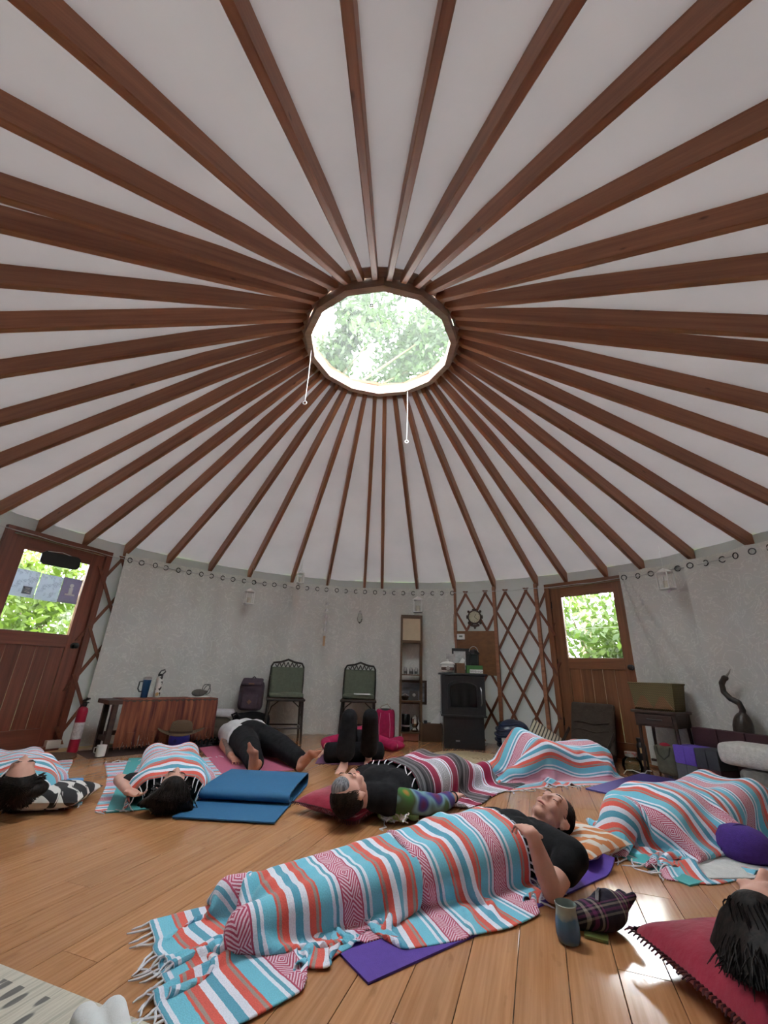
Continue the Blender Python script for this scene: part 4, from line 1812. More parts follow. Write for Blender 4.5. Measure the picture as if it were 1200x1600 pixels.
# ---- man with his soles towards the camera
HN = V((-1.50, 2.74, .12))
aN = V((-.83, 1.22, 0))
dN = (V((HN.x, HN.y, 0)) - V((-.72, 1.25, 0))).normalized()
FN, _, sN = frame(HN.xy - dN.xy * .70, dN)
fA, fB = fl(400, 1196, .075), fl(472, 1190, .07)
b = Rec()
P, Rm = head_prims(b, HN, V((0, 0, 1)), dN, 1.05)
b.cap(P(0, -.028, -.055), FN(.5, 0, .11), .062, .07)
torso_prims(b, FN, .03, .48, 1.25, .14)
b.ell(FN(.12, 0, .15), (.17, .17, .135))
nsg = 1 if (fl(350, 1165) - FN(0, 0, 0)).dot(sN) > 0 else -1
elN, wrN = fl(349, 1163, .06), fl(362, 1182, .05)
b.cap(FN(.46, nsg * .15, .13), elN, .06, .046)
b.cap(elN, wrN, .045, .032)
tipsN = hand_prims(b, wrN, fl(376, 1193, .03) - wrN, V((.1, 0, 1)), V((1, 0, 0)), .3, 1.05)
b.cap(FN(.46, -nsg * .15, .13), FN(.2, -nsg * .30, .07), .06, .046)
b.cap(FN(.2, -nsg * .30, .07), FN(-.05, -nsg * .34, .05), .044, .032)
hips = [FN(-.03, nsg * .1, .13), FN(-.03, -nsg * .1, .13)]
kn = []
for hp, ft in zip(hips, (fA, fB)):
    k = hp.lerp(ft, .52) + V((0, 0, .03))
    kn.append(k)
    b.cap(hp, k, .105, .074)
    b.cap(k, ft + V((0, .02, 0)), .068, .044)
foot_prims(b, fA, V((-.05, -.25, 1)), V((.25, 1, .1)), 1.12, 1)
foot_prims(b, fB, V((.72, -.2, .8)), V((-.3, 1, .2)), 1.12, -1)
man = person('barefoot person in black leggings and white shirt lying on the pink mat', b, M_SKIN2, .008, FN(0, 0, 0))
bf = set(man.children)
nails(tipsN, man, 1.1)
kid_fix(man, bf)
b = B()
torso_prims(b, FN, .045, .48, 1.25, .14)
b.ell(FN(.13, 0, .155), (.18, .18, .14))
b.cap(FN(.46, nsg * .15, .13), FN(.46, nsg * .15, .13).lerp(elN, .5), .078, .066)
wear('white_shirt', b, pm('white_jersey', (.66, .66, .68, 1), .9, .08, 20, .25, 40), man)
b = B()
for hp, k, ft in zip(hips, kn, (fA, fB)):
    b.cap(hp, k, .148, .105)
    b.cap(k, k.lerp(ft, .82), .102, .080)
b.ell(FN(-.02, 0, .155), (.20, .20, .155))
b.ell(FN(.08, 0, .16), (.185, .185, .15))
wear('leggings', b, M_BLKCLOTH, man)
b = B()
b.cap(elN.lerp(FN(.46, nsg * .15, .13), .2), wrN.lerp(elN, .12), .0465, .036)
wear('forearm_tattoo', b, pm('tattoo_ink', S(112, 92, 84), .55, .5, 26), man, .008, 3, 'grey tattooed forearm')
b = B()
b.ell(P(0, -.026, .036), (.082, .094, .094), Rm, 24, 16)
wear('hair', b, M_HAIRB, man, .008, 3)
ed = (fl(345, 1157) - fl(352, 1200)).normalized()
sheet_mat('yoga_mat', 'pink yoga mat under the barefoot person in black leggings', fl(460, 1203) + V((.0, -.02, 0)), dN, .61, [(0, .001), (.5, .001), (1.0, .001), (1.45, .001)],
          pm('pink_mat', S(190, 100, 128), .75, .05, 60, .15, 300), side=1)

# ---- person with raised knees
ank = [fl(538, 1190, .07), fl(576, 1182, .07)]
kne = [fl(546, 1121, .44), fl(579, 1120, .44)]
b = Rec()
hip = [V((-.15, 2.28, .12)), V((.09, 2.30, .12))]
FK, dK, sK = frame((-.03, 2.30), (.05, 1, 0))
HK = FK(.64, 0, .12)
P, Rm = head_prims(b, HK, V((0, 0, 1)), dK, .98)
b.cap(P(0, -.028, -.055), FK(.47, 0, .1), .054, .06)
torso_prims(b, FK, 0, .44, 1.)
for h_, k_, a_ in zip(hip, kne, ank):
    b.cap(h_, k_, .085, .058)
    b.cap(k_, a_, .054, .036)
foot_prims(b, ank[0], V((-.25, -1, -.12)), V((0, 0, 1)), .95, 1)
foot_prims(b, ank[1], V((-.05, -1, -.12)), V((0, 0, 1)), .95, -1)
elK, wrK = V((-.42, 2.52, .07)), fl(512, 1173, .05)
b.cap(FK(.42, -.15, .1), elK, .048, .038)
b.cap(elK, wrK, .036, .026)
tipsK = hand_prims(b, wrK, fl(487, 1182, .02) - wrK, V((0, 0, 1)), V((.5, -1, 0)), .3, .95)
b.cap(FK(.42, .15, .1), V((.38, 2.5, .06)), .048, .038)
knees = person('barefoot person in flared black trousers lying with knees raised before a chair', b, M_SKIN, .008, (-.03, 2.30, 0))
b = B()
for h_, k_, a_ in zip(hip, kne, ank):
    b.cap(h_, k_, .100, .074)
    b.cap(k_, a_.lerp(k_, .22), .076, .088)
b.ell(FK(0, 0, .12), (.19, .16, .12))
wear('trousers', b, M_BLKCLOTH, knees)
b = B()
M_MAG = pm('magenta_cotton', S(168, 28, 82), .9, .2, 20, .3, 40)
torso_prims(b, FK, .014, .44, 1.)
b.cap(FK(.42, -.12, .11), elK, .066, .055)
b.cap(elK, elK.lerp(wrK, .35), .055, .05)
b.cap(FK(.42, .12, .11), V((.36, 2.5, .06)), .066, .055)
wear('magenta_top', b, M_MAG, knees)
b = B()
b.ell(P(0, -.026, .036), (.082, .094, .094), Rm, 24, 16)
wear('hair', b, M_HAIRB, knees, .008, 3)
sheet_mat('yoga_mat', 'plum yoga mat under the person with raised knees', fl(600, 1197), (0, 1), .66, [(0, .001), (.5, .001), (1.0, .001), (1.2, .001)],
          pm('plum_mat', S(104, 62, 96), .75, .05, 60, .15, 300), side=1)
a0, a1 = fl(508, 1176, .09), fl(597, 1174, .09)
ax = (a1 - a0).normalized()
bo = B().tube([a0 - ax * .0, a0 + ax * .012, a0 + ax * .03, a1 - ax * .03, a1 - ax * .012, a1], [.07, .085, .09, .09, .085, .07], 24).obj('bolster', M_BLKCLOTH)
base_origin(bo, ((a0 + a1) / 2).xy.to_3d())
tag(bo, 'round black bolster lying under the raised knees', 'bolster')

# ---- person under a blanket near the right door
FQ, dQ, sQ = frame((1.95, 1.62), (.90, .42, 0))
b = Rec()
HQ = FQ(.60, -.05, .14)
P, Rm = head_prims(b, HQ, sQ * -.8 + V((0, 0, .6)), dQ, 1.)
b.cap(P(0, -.028, -.055), FQ(.46, 0, .12), .055, .06)
torso_prims(b, FQ, .01, .44, 1.05, .12)
b.cap(FQ(.42, .12, .12), FQ(.2, .30, .06), .055, .042)
b.cap(FQ(.2, .30, .06), FQ(.05, .2, .16), .04, .03)
wq = FQ(.05, .2, .17)
hand_prims(b, wq, V((-.3, .2, .05)), V((0, 0, 1)), V((0, 1, 0)), .4, .95)
for s, z in ((-1, .30), (1, .24)):
    b.cap(FQ(-.03, s * .09, .13), FQ(-.42, s * .14 + .02, z), .09, .064)
    b.cap(FQ(-.42, s * .14 + .02, z), FQ(-.66, s * .14, .09), .06, .042)
    foot_prims(b, FQ(-.67, s * .14, .08), -dQ, V((0, 0, 1)), .9, s)
caps4 = list(b.caps)
backp = person('person in black curled under a striped blanket near the right door', b, M_SKIN, .009, (1.95, 1.62, 0))
b = B()
torso_prims(b, FQ, .024, .44, 1.05, .12)
b.cap(FQ(.42, .12, .12), FQ(.2, .30, .06), .072, .058)
b.cap(FQ(.42, -.12, .12), FQ(.22, -.26, .06), .072, .058)
for s, z in ((-1, .30), (1, .24)):
    b.cap(FQ(-.03, s * .09, .13), FQ(-.42, s * .14 + .02, z), .10, .074)
    b.cap(FQ(-.42, s * .14 + .02, z), FQ(-.62, s * .14, .10), .072, .058)
wear('black_clothes', b, M_BLKCLOTH, backp)
b = B()
b.ell(P(0, -.026, .036), (.084, .094, .098), Rm, 24, 16)
wear('hair', b, M_HAIRD, backp, .008, 3)
blanket('aqua and coral striped blanket heaped over the person by the right door',
        [fl(792, 1232), FQ(-.80, -.42, 0), FQ(.36, -.36, 0), FQ(.34, .48, 0)], cover(caps4, .018, [(FQ(-.67, k * .14, .07), FQ(-.80, k * .14, .06)) for k in (-1, 1)]), 50, 62, M_BLANK, 41, fr=((0, 22), (1, 22)), rest=(1.25, 1.55), gap=.012, wrink=.035, u0=.22)

# ---- far left person, mostly outside the view
HW = fl(30, 1216, .20)
dW = V((.62, -.78, 0)).normalized()
FW, _, sW = frame(HW.xy - dW.xy * .66, dW)
b = Rec()
P, Rm = head_prims(b, HW, V((0, 0, 1)), dW, 1.)
b.cap(P(0, -.028, -.055), FW(.46, 0, .12), .056, .06)
torso_prims(b, FW, 0, .44)
for s in (-1, 1):
    b.cap(FW(.42, s * .13, .11), FW(.12, s * .24, .07), .055, .04)
    b.cap(FW(.12, s * .24, .07), FW(-.05, s * .16, .16), .038, .03)
    b.cap(FW(-.05, s * .09, .1), FW(-.42, s * .11, .12), .086, .06)
    b.cap(FW(-.42, s * .11, .12), FW(-.78, s * .12, .08), .056, .04)
caps5 = list(b.caps)
farl = person('dark-haired person lying with head on the black and white patterned pillow', b, M_SKIN, .009, HW - dW * .66)
face_marks(P, Rm, farl)
kid_fix(farl, set())
b = B()
b.ell(P(0, -.03, .034), (.09, .085, .10), Rm, 24, 16)
b.ell(P(.05, -.05, .05), (.10, .05, .09), Rm)
b.ell(P(-.05, -.06, .03), (.09, .045, .09), Rm)
wear('hair', b, M_HAIRD, farl, .008, 4)
strands(P(0, -.03, .034), (.098, .096, .11), Rm, 420, farl, M_HAIRD, 17, crown=(0, .15, 1), drop=.25, r=.0022, length=1.7, keep=lambda q: q.y < .06 and q.z > -.1)
b = B()
torso_prims(b, FW, .012, .44)
wear('top', b, M_BLKCLOTH, farl)
blanket('aqua and coral striped blanket over the person on the patterned pillow',
        [FW(.52, .40, 0), FW(-1.0, .42, 0), FW(-1.0, -.42, 0), FW(.52, -.38, 0)], cover(caps5, .014), 56, 40, M_BLANK, 51, fr=((0, 22), (1, 0)), rest=(1.62, 1.0), gap=.02, wrink=.03, u0=.05)


def ikat_mat(name, c1, c2, sc, thr=.5):
    m, nt, b = newmat(name)
    tc = N(nt, 'ShaderNodeTexCoord').outputs['Object']
    wv = N(nt, 'ShaderNodeTexMagic')
    wv.turbulence_depth = 3
    wv.inputs['Scale'].default_value = sc
    wv.inputs['Distortion'].default_value = 1.6
    nt.links.new(tc, wv.inputs['Vector'])
    c = ramp(nt, wv.outputs['Fac'], [(thr - .02, c1), (thr + .02, c2)])
    nt.links.new(c, b.inputs['Base Color'])
    b.inputs['Roughness'].default_value = .9
    return m


pw_ = fl(38, 1268)
th, rim = cushion('pillow', 'white pillow with bold black scrolling pattern under dark hair', (pw_.x - .02, pw_.y + .1, 0), (.60, .40, .12), .18, ikat_mat('black_scroll_print', (.02, .02, .022, 1), (.74, .72, .68, 1), 5), seed=5,
                  cat='pillow')
b = B()
blk = B().box((0, 0, .04), (.20, .12, .075), bev=.012).obj('foam_block', pm('sky_foam', S(84, 152, 208), .7, .04, 40), None, True, fl(98, 1240), .5)
tag(blk, 'sky blue foam wedge on the floor beside the patterned pillow', 'foam block')

# ---- person under a blanket at the right, with purple round cushion
FR, dR, sR = frame((2.05, .02), (-.86, -.36, 0))
b = Rec()
torso_prims(b, FR, .02, .46, 1.1, .12)
b.ell(FR(.64, 0, .13), .09)
b.cap(FR(.44, .14, .1), FR(.1, .30, .08), .06, .045)
b.cap(FR(.44, -.14, .1), FR(.1, -.28, .08), .06, .045)
for s in (-1, 1):
    b.cap(FR(-.05, s * .1, .12), FR(-.42, s * .13, .205), .095, .07)
    b.cap(FR(-.42, s * .13, .205), FR(-.72, s * .14, .09), .066, .045)
    foot_prims(b, FR(-.74, s * .14, .08), -dR, V((0, 0, 1)), .9, s)
caps6 = list(b.caps)
rp = person('person wholly covered by the striped blanket beside the purple round cushion', b, M_BLKCLOTH, .012, (2.05, .02, 0))
blanket('aqua and coral striped blanket over the person beside the purple round cushion',
        [fl(930, 1312), (2.62, 1.02), (3.15, -.02), fl(1070, 1374)], cover(caps6, .004, [(FR(-.74, k * .14, .07), FR(-.86, k * .14, .06)) for k in (-1, 1)]), 76, 52, M_BLANK, 61, fr=((0, 22), (1, 0)), rest=(2.2, 1.34), gap=.012, wrink=.035, u0=.0, flen=.12)
sheet_mat('yoga_mat', 'turquoise yoga mat under the blanketed person by the orange patterned pillow', fl(1078, 1386), -dR, .64, [(0, .001), (.5, .001), (1.0, .001), (1.6, .001)],
          pm('turquoise_mat', S(84, 178, 180), .75, .05, 60, .15, 300), side=1)
pcp = fl(1172, 1350)
b = B()
prof = [(.0, .0), (.10, .0), (.122, .02), (.128, .05), (.118, .09), (.09, .122), (.05, .138), (0.001, .142)]
th = thing('round_cushion', 'domed purple knitted cushion with a centre seam', 'cushion', (pcp.x + .03, pcp.y + .05, .008))
B().lathe(prof, seg=32, close=False).obj('cover', pm('purple_knit', S(74, 44, 130), .95, .12, 60, .4, 220), th)
B().tube([(.13 * math.cos(a) * (1.005), .0, .002 + .141 * math.sin(a)) for a in np.linspace(.15, PI - .15, 16)], .003, 6).obj('seam', pm('purple_seam', S(44, 26, 84), .9), th)
X, Lu, Lv = drape([fl(1105, 1384), fl(1290, 1372), (2.45, -.2), (1.75, -.35)], [], 26, 16, seed=5, wrink=.012, rest=(.82, .32))
tw = thing('towel', 'white cotton towel spread under the purple round cushion', 'towel', fl(1180, 1370))
cloth_mesh('cloth', X - np.array(tw.location), Lu, Lv, pm('white_towel', (.66, .66, .64, 1), .95, .08, 40, .4, 200), tw)

# orange and white pillow under the front head
po = fl(925, 1338)
th, rim = cushion('pillow', 'white pillow with orange leaf print under the head of the front person', (HEADC.x + .10, HEADC.y + .10, .008), (.38, .52, .10), math.atan2(DB.y, DB.x) + .1,
                  ikat_mat('orange_leaf_print', S(205, 130, 80), S(222, 214, 204), 6, .45), cat='pillow', seed=8, dent=(-.10, .0, .12, .03))

# ---- bottom right: head on a second crimson cushion
HG = fl(1214, 1440, .20)
dG = V((-.93, -.36, 0)).normalized()
FG, _, sG = frame(HG.xy - dG.xy * .66, dG)
b = Rec()
P, Rm = head_prims(b, HG, V((0, 0, 1)) + V((0, .25, 0)), dG, 1.04)
b.cap(P(0, -.028, -.055), FG(.46, 0, .12), .056, .062)
torso_prims(b, FG, 0, .44)
for s in (-1, 1):
    b.cap(FG(.42, s * .13, .11), FG(.12, s * .24, .07), .055, .04)
    b.cap(FG(.12, s * .24, .07), FG(-.1, s * .22, .06), .038, .03)
    b.cap(FG(-.05, s * .09, .1), FG(-.42, s * .11, .12), .086, .06)
    b.cap(FG(-.42, s * .11, .12), FG(-.78, s * .12, .08), .056, .04)
gp = person('person with long dark hair lying on the crimson cushion beside the plaid bag', b, M_SKIN, .0065, HG - dG * .66)
b = B()
torso_prims(b, FG, .014, .44)
for s in (-1, 1):
    b.cap(FG(.42, s * .13, .11), FG(.2, s * .22, .08), .07, .056)
    b.cap(FG(-.05, s * .09, .1), FG(-.42, s * .11, .12), .10, .074)
    b.cap(FG(-.42, s * .11, .12), FG(-.74, s * .12, .08), .07, .056)
wear('dark_clothes', b, M_BLKCLOTH, gp)
b = B()
b.ell(P(0, -.03, .034), (.088, .09, .10), Rm, 24, 16)
b.ell(P(0, .0, .07), (.082, .075, .066), Rm)
for k_ in range(11):
    x_ = (k_ - 5) / 5
    b.cap(P(.055 * x_, -.005, .095), P(.15 * x_ + .04, -.075, .20 - .07 * abs(x_)), .04, .026)
    b.cap(P(.15 * x_ + .04, -.075, .20 - .07 * abs(x_)), P(.19 * x_ + .07, -.09, .27 - .1 * abs(x_)), .026, .01)
    b.cap(P(.06 * x_, -.03, .05), P(.17 * x_ + .04, -.09, .06), .04, .02)
wear('hair', b, M_HAIRD, gp, .008, 14)
flow(P, 420, gp, M_HAIRD, 71)
cc = fl(1110, 1500)
th, rim = cushion('floor_cushion', 'crimson velvet cushion with dark trim beside the plaid bag', (1.235, -1.46, 0), (.60, .56, .14), .06, M_REDV, seed=14, dent=None)
tassels(th, rim, 150, 4, M_TRIM)

# ------------------------------------------------------------------ things on the floor in front
mp = fl(889, 1472)
th = thing('mug', 'blue glazed pottery mug standing beside the plaid bag', 'mug', mp)


def mug_mat():
    m, nt, b = newmat('blue_glaze')
    tc = N(nt, 'ShaderNodeTexCoord').outputs['Object']
    sp = N(nt, 'ShaderNodeSeparateXYZ')
    nt.links.new(tc, sp.inputs[0])
    nz = N(nt, 'ShaderNodeTexNoise')
    nz.inputs['Scale'].default_value = 26
    nz.inputs['Detail'].default_value = 5
    nt.links.new(tc, nz.inputs['Vector'])
    f = math_(nt, 'MULTIPLY_ADD', nz.outputs[0], .05, sp.outputs[2])
    c = ramp(nt, f, [(.02, S(96, 112, 110)), (.045, S(62, 98, 130)), (.098, S(84, 124, 152)), (.112, S(150, 162, 152))])
    nt.links.new(c, b.inputs['Base Color'])
    b.inputs['Roughness'].default_value = .25
    return m


M_MUG = mug_mat()
B().lathe([(.028, .0), (.036, .004), (.041, .025), (.041, .055), (.036, .085), (.0345, .098), (.038, .113), (.0355, .115), (.0325, .100), (.034, .085), (.038, .055), (.036, .012), (.001, .008)],
          seg=32, close=False).obj('body', M_MUG, th)
B().tube([(-.036 * 0 + .036, 0, .088), (.058, .0, .086), (.064, 0, .06), (.055, 0, .036), (.039, 0, .032)], .0055, 8).obj('handle', M_MUG, th).rotation_euler = (0, 0, 1.0)
th.scale = (.95, .95, .92)


def plaid_mat():
    m, nt, b = newmat('plaid_flannel')
    tc = N(nt, 'ShaderNodeTexCoord').outputs['Object']
    sp = N(nt, 'ShaderNodeSeparateXYZ')
    nt.links.new(tc, sp.inputs[0])
    base = S(34, 28, 42)
    st = [(0, base), (.30, S(150, 140, 128)), (.36, base), (.42, S(110, 50, 92)), (.5, base), (.56, S(150, 140, 128)), (.62, base), (.66, S(120, 60, 100)), (.70, base)]

    def ax(v, k):
        return ramp(nt, math_(nt, 'FRACT', math_(nt, 'MULTIPLY', v, k)), st, 'CONSTANT')
    c = mixc(nt, .42, ax(sp.outputs[0], 7.5), ax(math_(nt, 'ADD', sp.outputs[2], math_(nt, 'MULTIPLY', sp.outputs[1], .6)), 8.5))
    nt.links.new(c, b.inputs['Base Color'])
    b.inputs['Roughness'].default_value = .95
    nz = N(nt, 'ShaderNodeTexNoise')
    nz.inputs['Scale'].default_value = 18
    nt.links.new(tc, nz.inputs['Vector'])
    bump(nt, b, nz.outputs[0], .6, .02)
    return m


bp = fl(948, 1455)
b = B()
b.ell((0, 0, .052), (.095, .060, .050))
b.ell((.03, .01, .060), (.07, .055, .052))
b.cap((.06, .0, .06), (.105, .01, .075), .042, .026)
b.cap((.09, -.01, .07), (.125, -.025, .095), .022, .012)
b.cap((.09, .02, .07), (.125, .035, .085), .022, .010)
b.cap((-.06, .02, .045), (-.085, .035, .04), .045, .04)
plaid = mobj('plaid_pouch', remesh(b, .005, 5), plaid_mat(), None, True, (bp.x, bp.y, .0), .35)
tag(plaid, 'dark plaid flannel pouch bunched at the neck beside the blue mug', 'pouch')
B().tube([(-.045, -.02, .098), (-.02, .0, .112), (.01, .02, .112)], .004, 6).tube([(-.045, -.012, .099), (-.02, .008, .114), (.01, .026, .112)], .002, 6).obj('buckle', M_STEEL, plaid)
g = B().box((0, 0, .006), (.075, .05, .010), bev=.003).obj('phone', pm('olive_case', S(104, 112, 60), .35, .1, 30), None, True, fl(932, 1466), -.5)
tag(g, 'small olive cased phone on the floor by the plaid pouch', 'phone')

# rug corner at the lower left
def kilim_mat():
    m, nt, b = newmat('cream_kilim')
    tc = N(nt, 'ShaderNodeTexCoord').outputs['Object']
    mp_ = N(nt, 'ShaderNodeMapping')
    mp_.inputs['Scale'].default_value = (60, 3, 1)
    nt.links.new(tc, mp_.inputs[0])
    nz = N(nt, 'ShaderNodeTexNoise')
    nz.inputs['Scale'].default_value = 1
    nt.links.new(mp_.outputs[0], nz.inputs['Vector'])
    c = ramp(nt, nz.outputs[0], [(.40, S(176, 172, 158)), (.5, S(206, 200, 186)), (.6, S(190, 184, 170))])
    mp2 = N(nt, 'ShaderNodeMapping')
    mp2.inputs['Scale'].default_value = (24, 8, 1)
    nt.links.new(tc, mp2.inputs[0])
    vo = N(nt, 'ShaderNodeTexVoronoi')
    vo.inputs['Scale'].default_value = 1
    nt.links.new(mp2.outputs[0], vo.inputs['Vector'])
    k = ramp(nt, vo.outputs['Distance'], [(.32, (1, 1, 1, 1)), (.37, (0, 0, 0, 1))])
    sp = N(nt, 'ShaderNodeSeparateXYZ')
    nt.links.new(tc, sp.inputs[0])
    inside = math_(nt, 'LESS_THAN', sp.outputs[1], .285)
    c = mixc(nt, math_(nt, 'MULTIPLY', math_(nt, 'MULTIPLY', k, inside), .85), c, S(84, 82, 84))
    nt.links.new(c, b.inputs['Base Color'])
    b.inputs['Roughness'].default_value = .95
    bump(nt, b, nz.outputs[0], .4, .006)
    return m


ra, rb_ = fl(12, 1517), fl(232, 1606)
ex = (rb_ - ra).normalized()
ey = V((-ex.y, ex.x, 0))
rc = ra + ex * .35 - ey * .32
rug = thing('kilim_rug', 'cream woven rug with dark flame motifs in the near corner', 'rug', (rc.x, rc.y, 0), math.atan2(ex.y, ex.x))
g_ = [[V((-.42 + .84 * i / 20, -.30 + .62 * j / 14, .008)) for j in range(15)] for i in range(21)]
B().sheet(g_, .006).obj('weave', kilim_mat(), rug)
rl = fl(168, 1592)
sh_ = B()
sh_.cap((-.045, -.03, .016), (.03, -.12, .018), .03, .03)
sh_.cap((.015, -.015, .018), (.08, -.105, .018), .032, .03)
sh_.cap((-.01, -.04, .016), (.06, -.11, .016), .022, .022)
o = mobj('folded_cloth', remesh(sh_, .005, 4), pm('white_fleece', (.70, .72, .72, 1), .95, .04, 30, .15, 200), None, True, (rl.x, rl.y, .0), 0)
tag(o, 'small folded white cloth lying on the corner of the cream rug', 'cloth')

# ------------------------------------------------------------------ right side: mat, blocks, bolster, table, basket, bird
sheet_mat('yoga_mat', 'unused violet yoga mat lying folded before the foam blocks', fl(915, 1234), (fl(1010, 1208) - fl(915, 1234)), .60,
          [(0, .001), (.3, .001), (.7, .001), (1.12, .001)], pm('violet_mat', S(80, 66, 138), .75, .05, 60, .15, 300), thick=.011, side=-1)
bx = fl(1090, 1229)
ux = (fl(1065, 1221) - fl(1125, 1240)).normalized() * -1     # along the front of the stack, to the right
ux = V((.30, -.95, 0)).normalized()
vx = V((-ux.y, ux.x, 0))                                     # away from the room
st0 = fl(1061, 1221)
bcol = {'p': (M_PURPF, 'purple'), 'g': (M_GREYF, 'grey'), 'm': (M_MAROON, 'maroon'), 'd': (pm('charcoal_foam', S(64, 66, 70), .85, .08, 60, .1, 200), 'charcoal')}
bw_, bh_, bd_ = .098, .150, .228
bmesh_cache = {}
blocks = [('g', 0, 0, 0, 'grey foam block at the table end of the bottom row'), ('g', 1, 0, 0, 'grey foam block second from the table in the bottom row'),
          ('m', 2, 0, 0, 'maroon foam block in the bottom row under the charcoal pair'), ('m', 3, 0, 0, 'maroon foam block in the bottom row next to the white bolster'),
          ('p', 0, 0, 1, 'purple foam block at the table end of the upper row'), ('p', 1, 0, 1, 'purple foam block next to the charcoal pair in the upper row'),
          ('d', 2, 0, 1, 'charcoal foam block touching a purple block'), ('d', 3, 0, 1, 'charcoal foam block next to the white bolster')]
for kk, i, r_, z_, lab in blocks:
    p = st0 + ux * (bw_ + .003) * (i + .5) + vx * (bd_ / 2)
    mt_ = bcol[kk][0]
    o = B().box((0, 0, bh_ / 2), (bw_, bd_, bh_), bev=.006).obj('foam_block', mt_, None, True, (p.x, p.y, .001 + z_ * (bh_ + .002)), math.atan2(ux.y, ux.x))
    tag(o, lab, 'foam block', 'foam yoga blocks stacked by the curtain')
for i, lab in enumerate(('maroon foam block on top of the back row beside the table', 'maroon foam block in the middle of the top back row', 'maroon foam block at the bird end of the top back row')):
    for z_ in (0, 1, 2):
        if z_ < 2 and i > 0 and False:
            continue
        p = st0 + ux * (.235 * i + .16) + vx * (bd_ + .055)
        o = B().box((0, 0, .075), (.228, .10, bh_), bev=.006).obj('foam_block', M_MAROON, None, True, (p.x, p.y, .001 + z_ * (bh_ + .002)), math.atan2(ux.y, ux.x))
        tag(o, lab if z_ == 2 else lab.replace('on top of the back row', 'low in the back row').replace('in the middle of the top back row', 'low in the middle of the back row').replace('at the bird end of the top back row', 'low at the bird end of the back row') + (', resting on the floor' if z_ == 0 else ', one above the floor'),
            'foam block', 'foam yoga blocks stacked by the curtain')
# white rolled blanket/bolster stack
wp = st0 + ux * .66 + vx * .03
th = thing('folded_fleece', 'thick folded white fleece blanket piled beside the foam blocks', 'blanket', (wp.x, wp.y, 0), math.atan2(ux.y, ux.x) + .1)
M_FLEECE = pm('cream_fleece', (.62, .61, .57, 1), .98, .12, 40, .6, 120)
b = B()
b.box((.12, .02, .315), (.62, .34, .17), bev=.06)
wear_me = remesh(b, .012, 8)
mobj('top_fold', wear_me, M_FLEECE, th)
b = B()
b.box((.2, .03, .115), (.54, .32, .22), bev=.05)
mobj('lower_fold', remesh(b, .012, 8), pm('grey_fleece', S(120, 118, 112), .98, .15, 40, .6, 120), th)

# side table with drawer
ta, tb_ = fl(1000, 1205), fl(1066, 1207)
tz = .58
taz = 58.5
tr0 = ap(62.0, 3.41)
TW = .42
tth = thing('side_table', 'small dark wooden side table with one drawer beside the right door', 'table', tr0, -math.radians(57))
B().box((0, 0, tz - .012), (TW, .36, .024), bev=.004).obj('top', M_DARKW, tth, False)
B().box((0, .01, tz - .085), (TW - .04, .32, .12), bev=.004).obj('case', M_DARKW, tth, False)
dr = B().box((0, -.158, tz - .085), (TW - .1, .016, .09), bev=.004).obj('drawer', M_DARKW, tth, False)
B().tube([(-.07, -.172, tz - .08), (0, -.184, tz - .083), (.07, -.172, tz - .08)], .006, 8).obj('handle', M_BLACK, dr)
for sx in (-1, 1):
    for sy in (-1, 1):
        B().tube([(sx * .165, .01 + sy * .135, tz - .14), (sx * .178, .01 + sy * .145, .002)], [.017, .012], 8).obj('leg', M_DARKW, tth)
B().box((0, .01, .12), (.34, .03, .02)).obj('stretcher', M_DARKW, tth, False)


def weave_mat(name, c1, c2, sc=34):
    m, nt, b = newmat(name)
    tc = N(nt, 'ShaderNodeTexCoord').outputs['Object']
    ck = N(nt, 'ShaderNodeTexWave')
    ck.inputs['Scale'].default_value = sc
    ck.wave_type = 'BANDS'
    ck.bands_direction = 'DIAGONAL'
    nt.links.new(tc, ck.inputs['Vector'])
    c2_ = N(nt, 'ShaderNodeTexWave')
    c2_.inputs['Scale'].default_value = sc
    c2_.bands_direction = 'Z'
    nt.links.new(tc, c2_.inputs['Vector'])
    f = math_(nt, 'MULTIPLY', ck.outputs['Fac'], c2_.outputs['Fac'])
    nt.links.new(ramp(nt, f, [(.1, c2), (.6, c1)]), b.inputs['Base Color'])
    b.inputs['Roughness'].default_value = .85
    bump(nt, b, f, .6, .006)
    return m


M_BASK = weave_mat('palm_weave', S(150, 128, 84), S(84, 80, 52))
M_WICK = weave_mat('wicker_weave', S(112, 82, 56), S(58, 40, 28), 44)
b = B()
bk = thing('woven_basket', 'square palm-woven basket sitting on the side table', 'basket', tr0 + V((0, 0, tz + .001)), -math.radians(57))
b = B()
for i in range(9):
    pass
b.box((0, 0, .125), (.42, .28, .25), bev=.012, taper=.88)
o = b.obj('body', M_BASK, bk)
B().tube([(-.21, -.14, .25), (.21, -.14, .25), (.21, .14, .25), (-.21, .14, .25)], .009, 6, closed=True).obj('rim', M_BASK, bk)
b = B()
for x0 in (-.095, .095):
    b.prism([(-.09, 0), (.09, 0), (0, .14)], -.003, .003, Matrix.Translation((x0 * .95, -.136, .02)) @ Matrix.Rotation(PI / 2 - .06, 4, 'X'))
b.obj('woven_triangles', weave_mat('tan_weave', S(150, 112, 74), S(110, 80, 52)), bk, False)
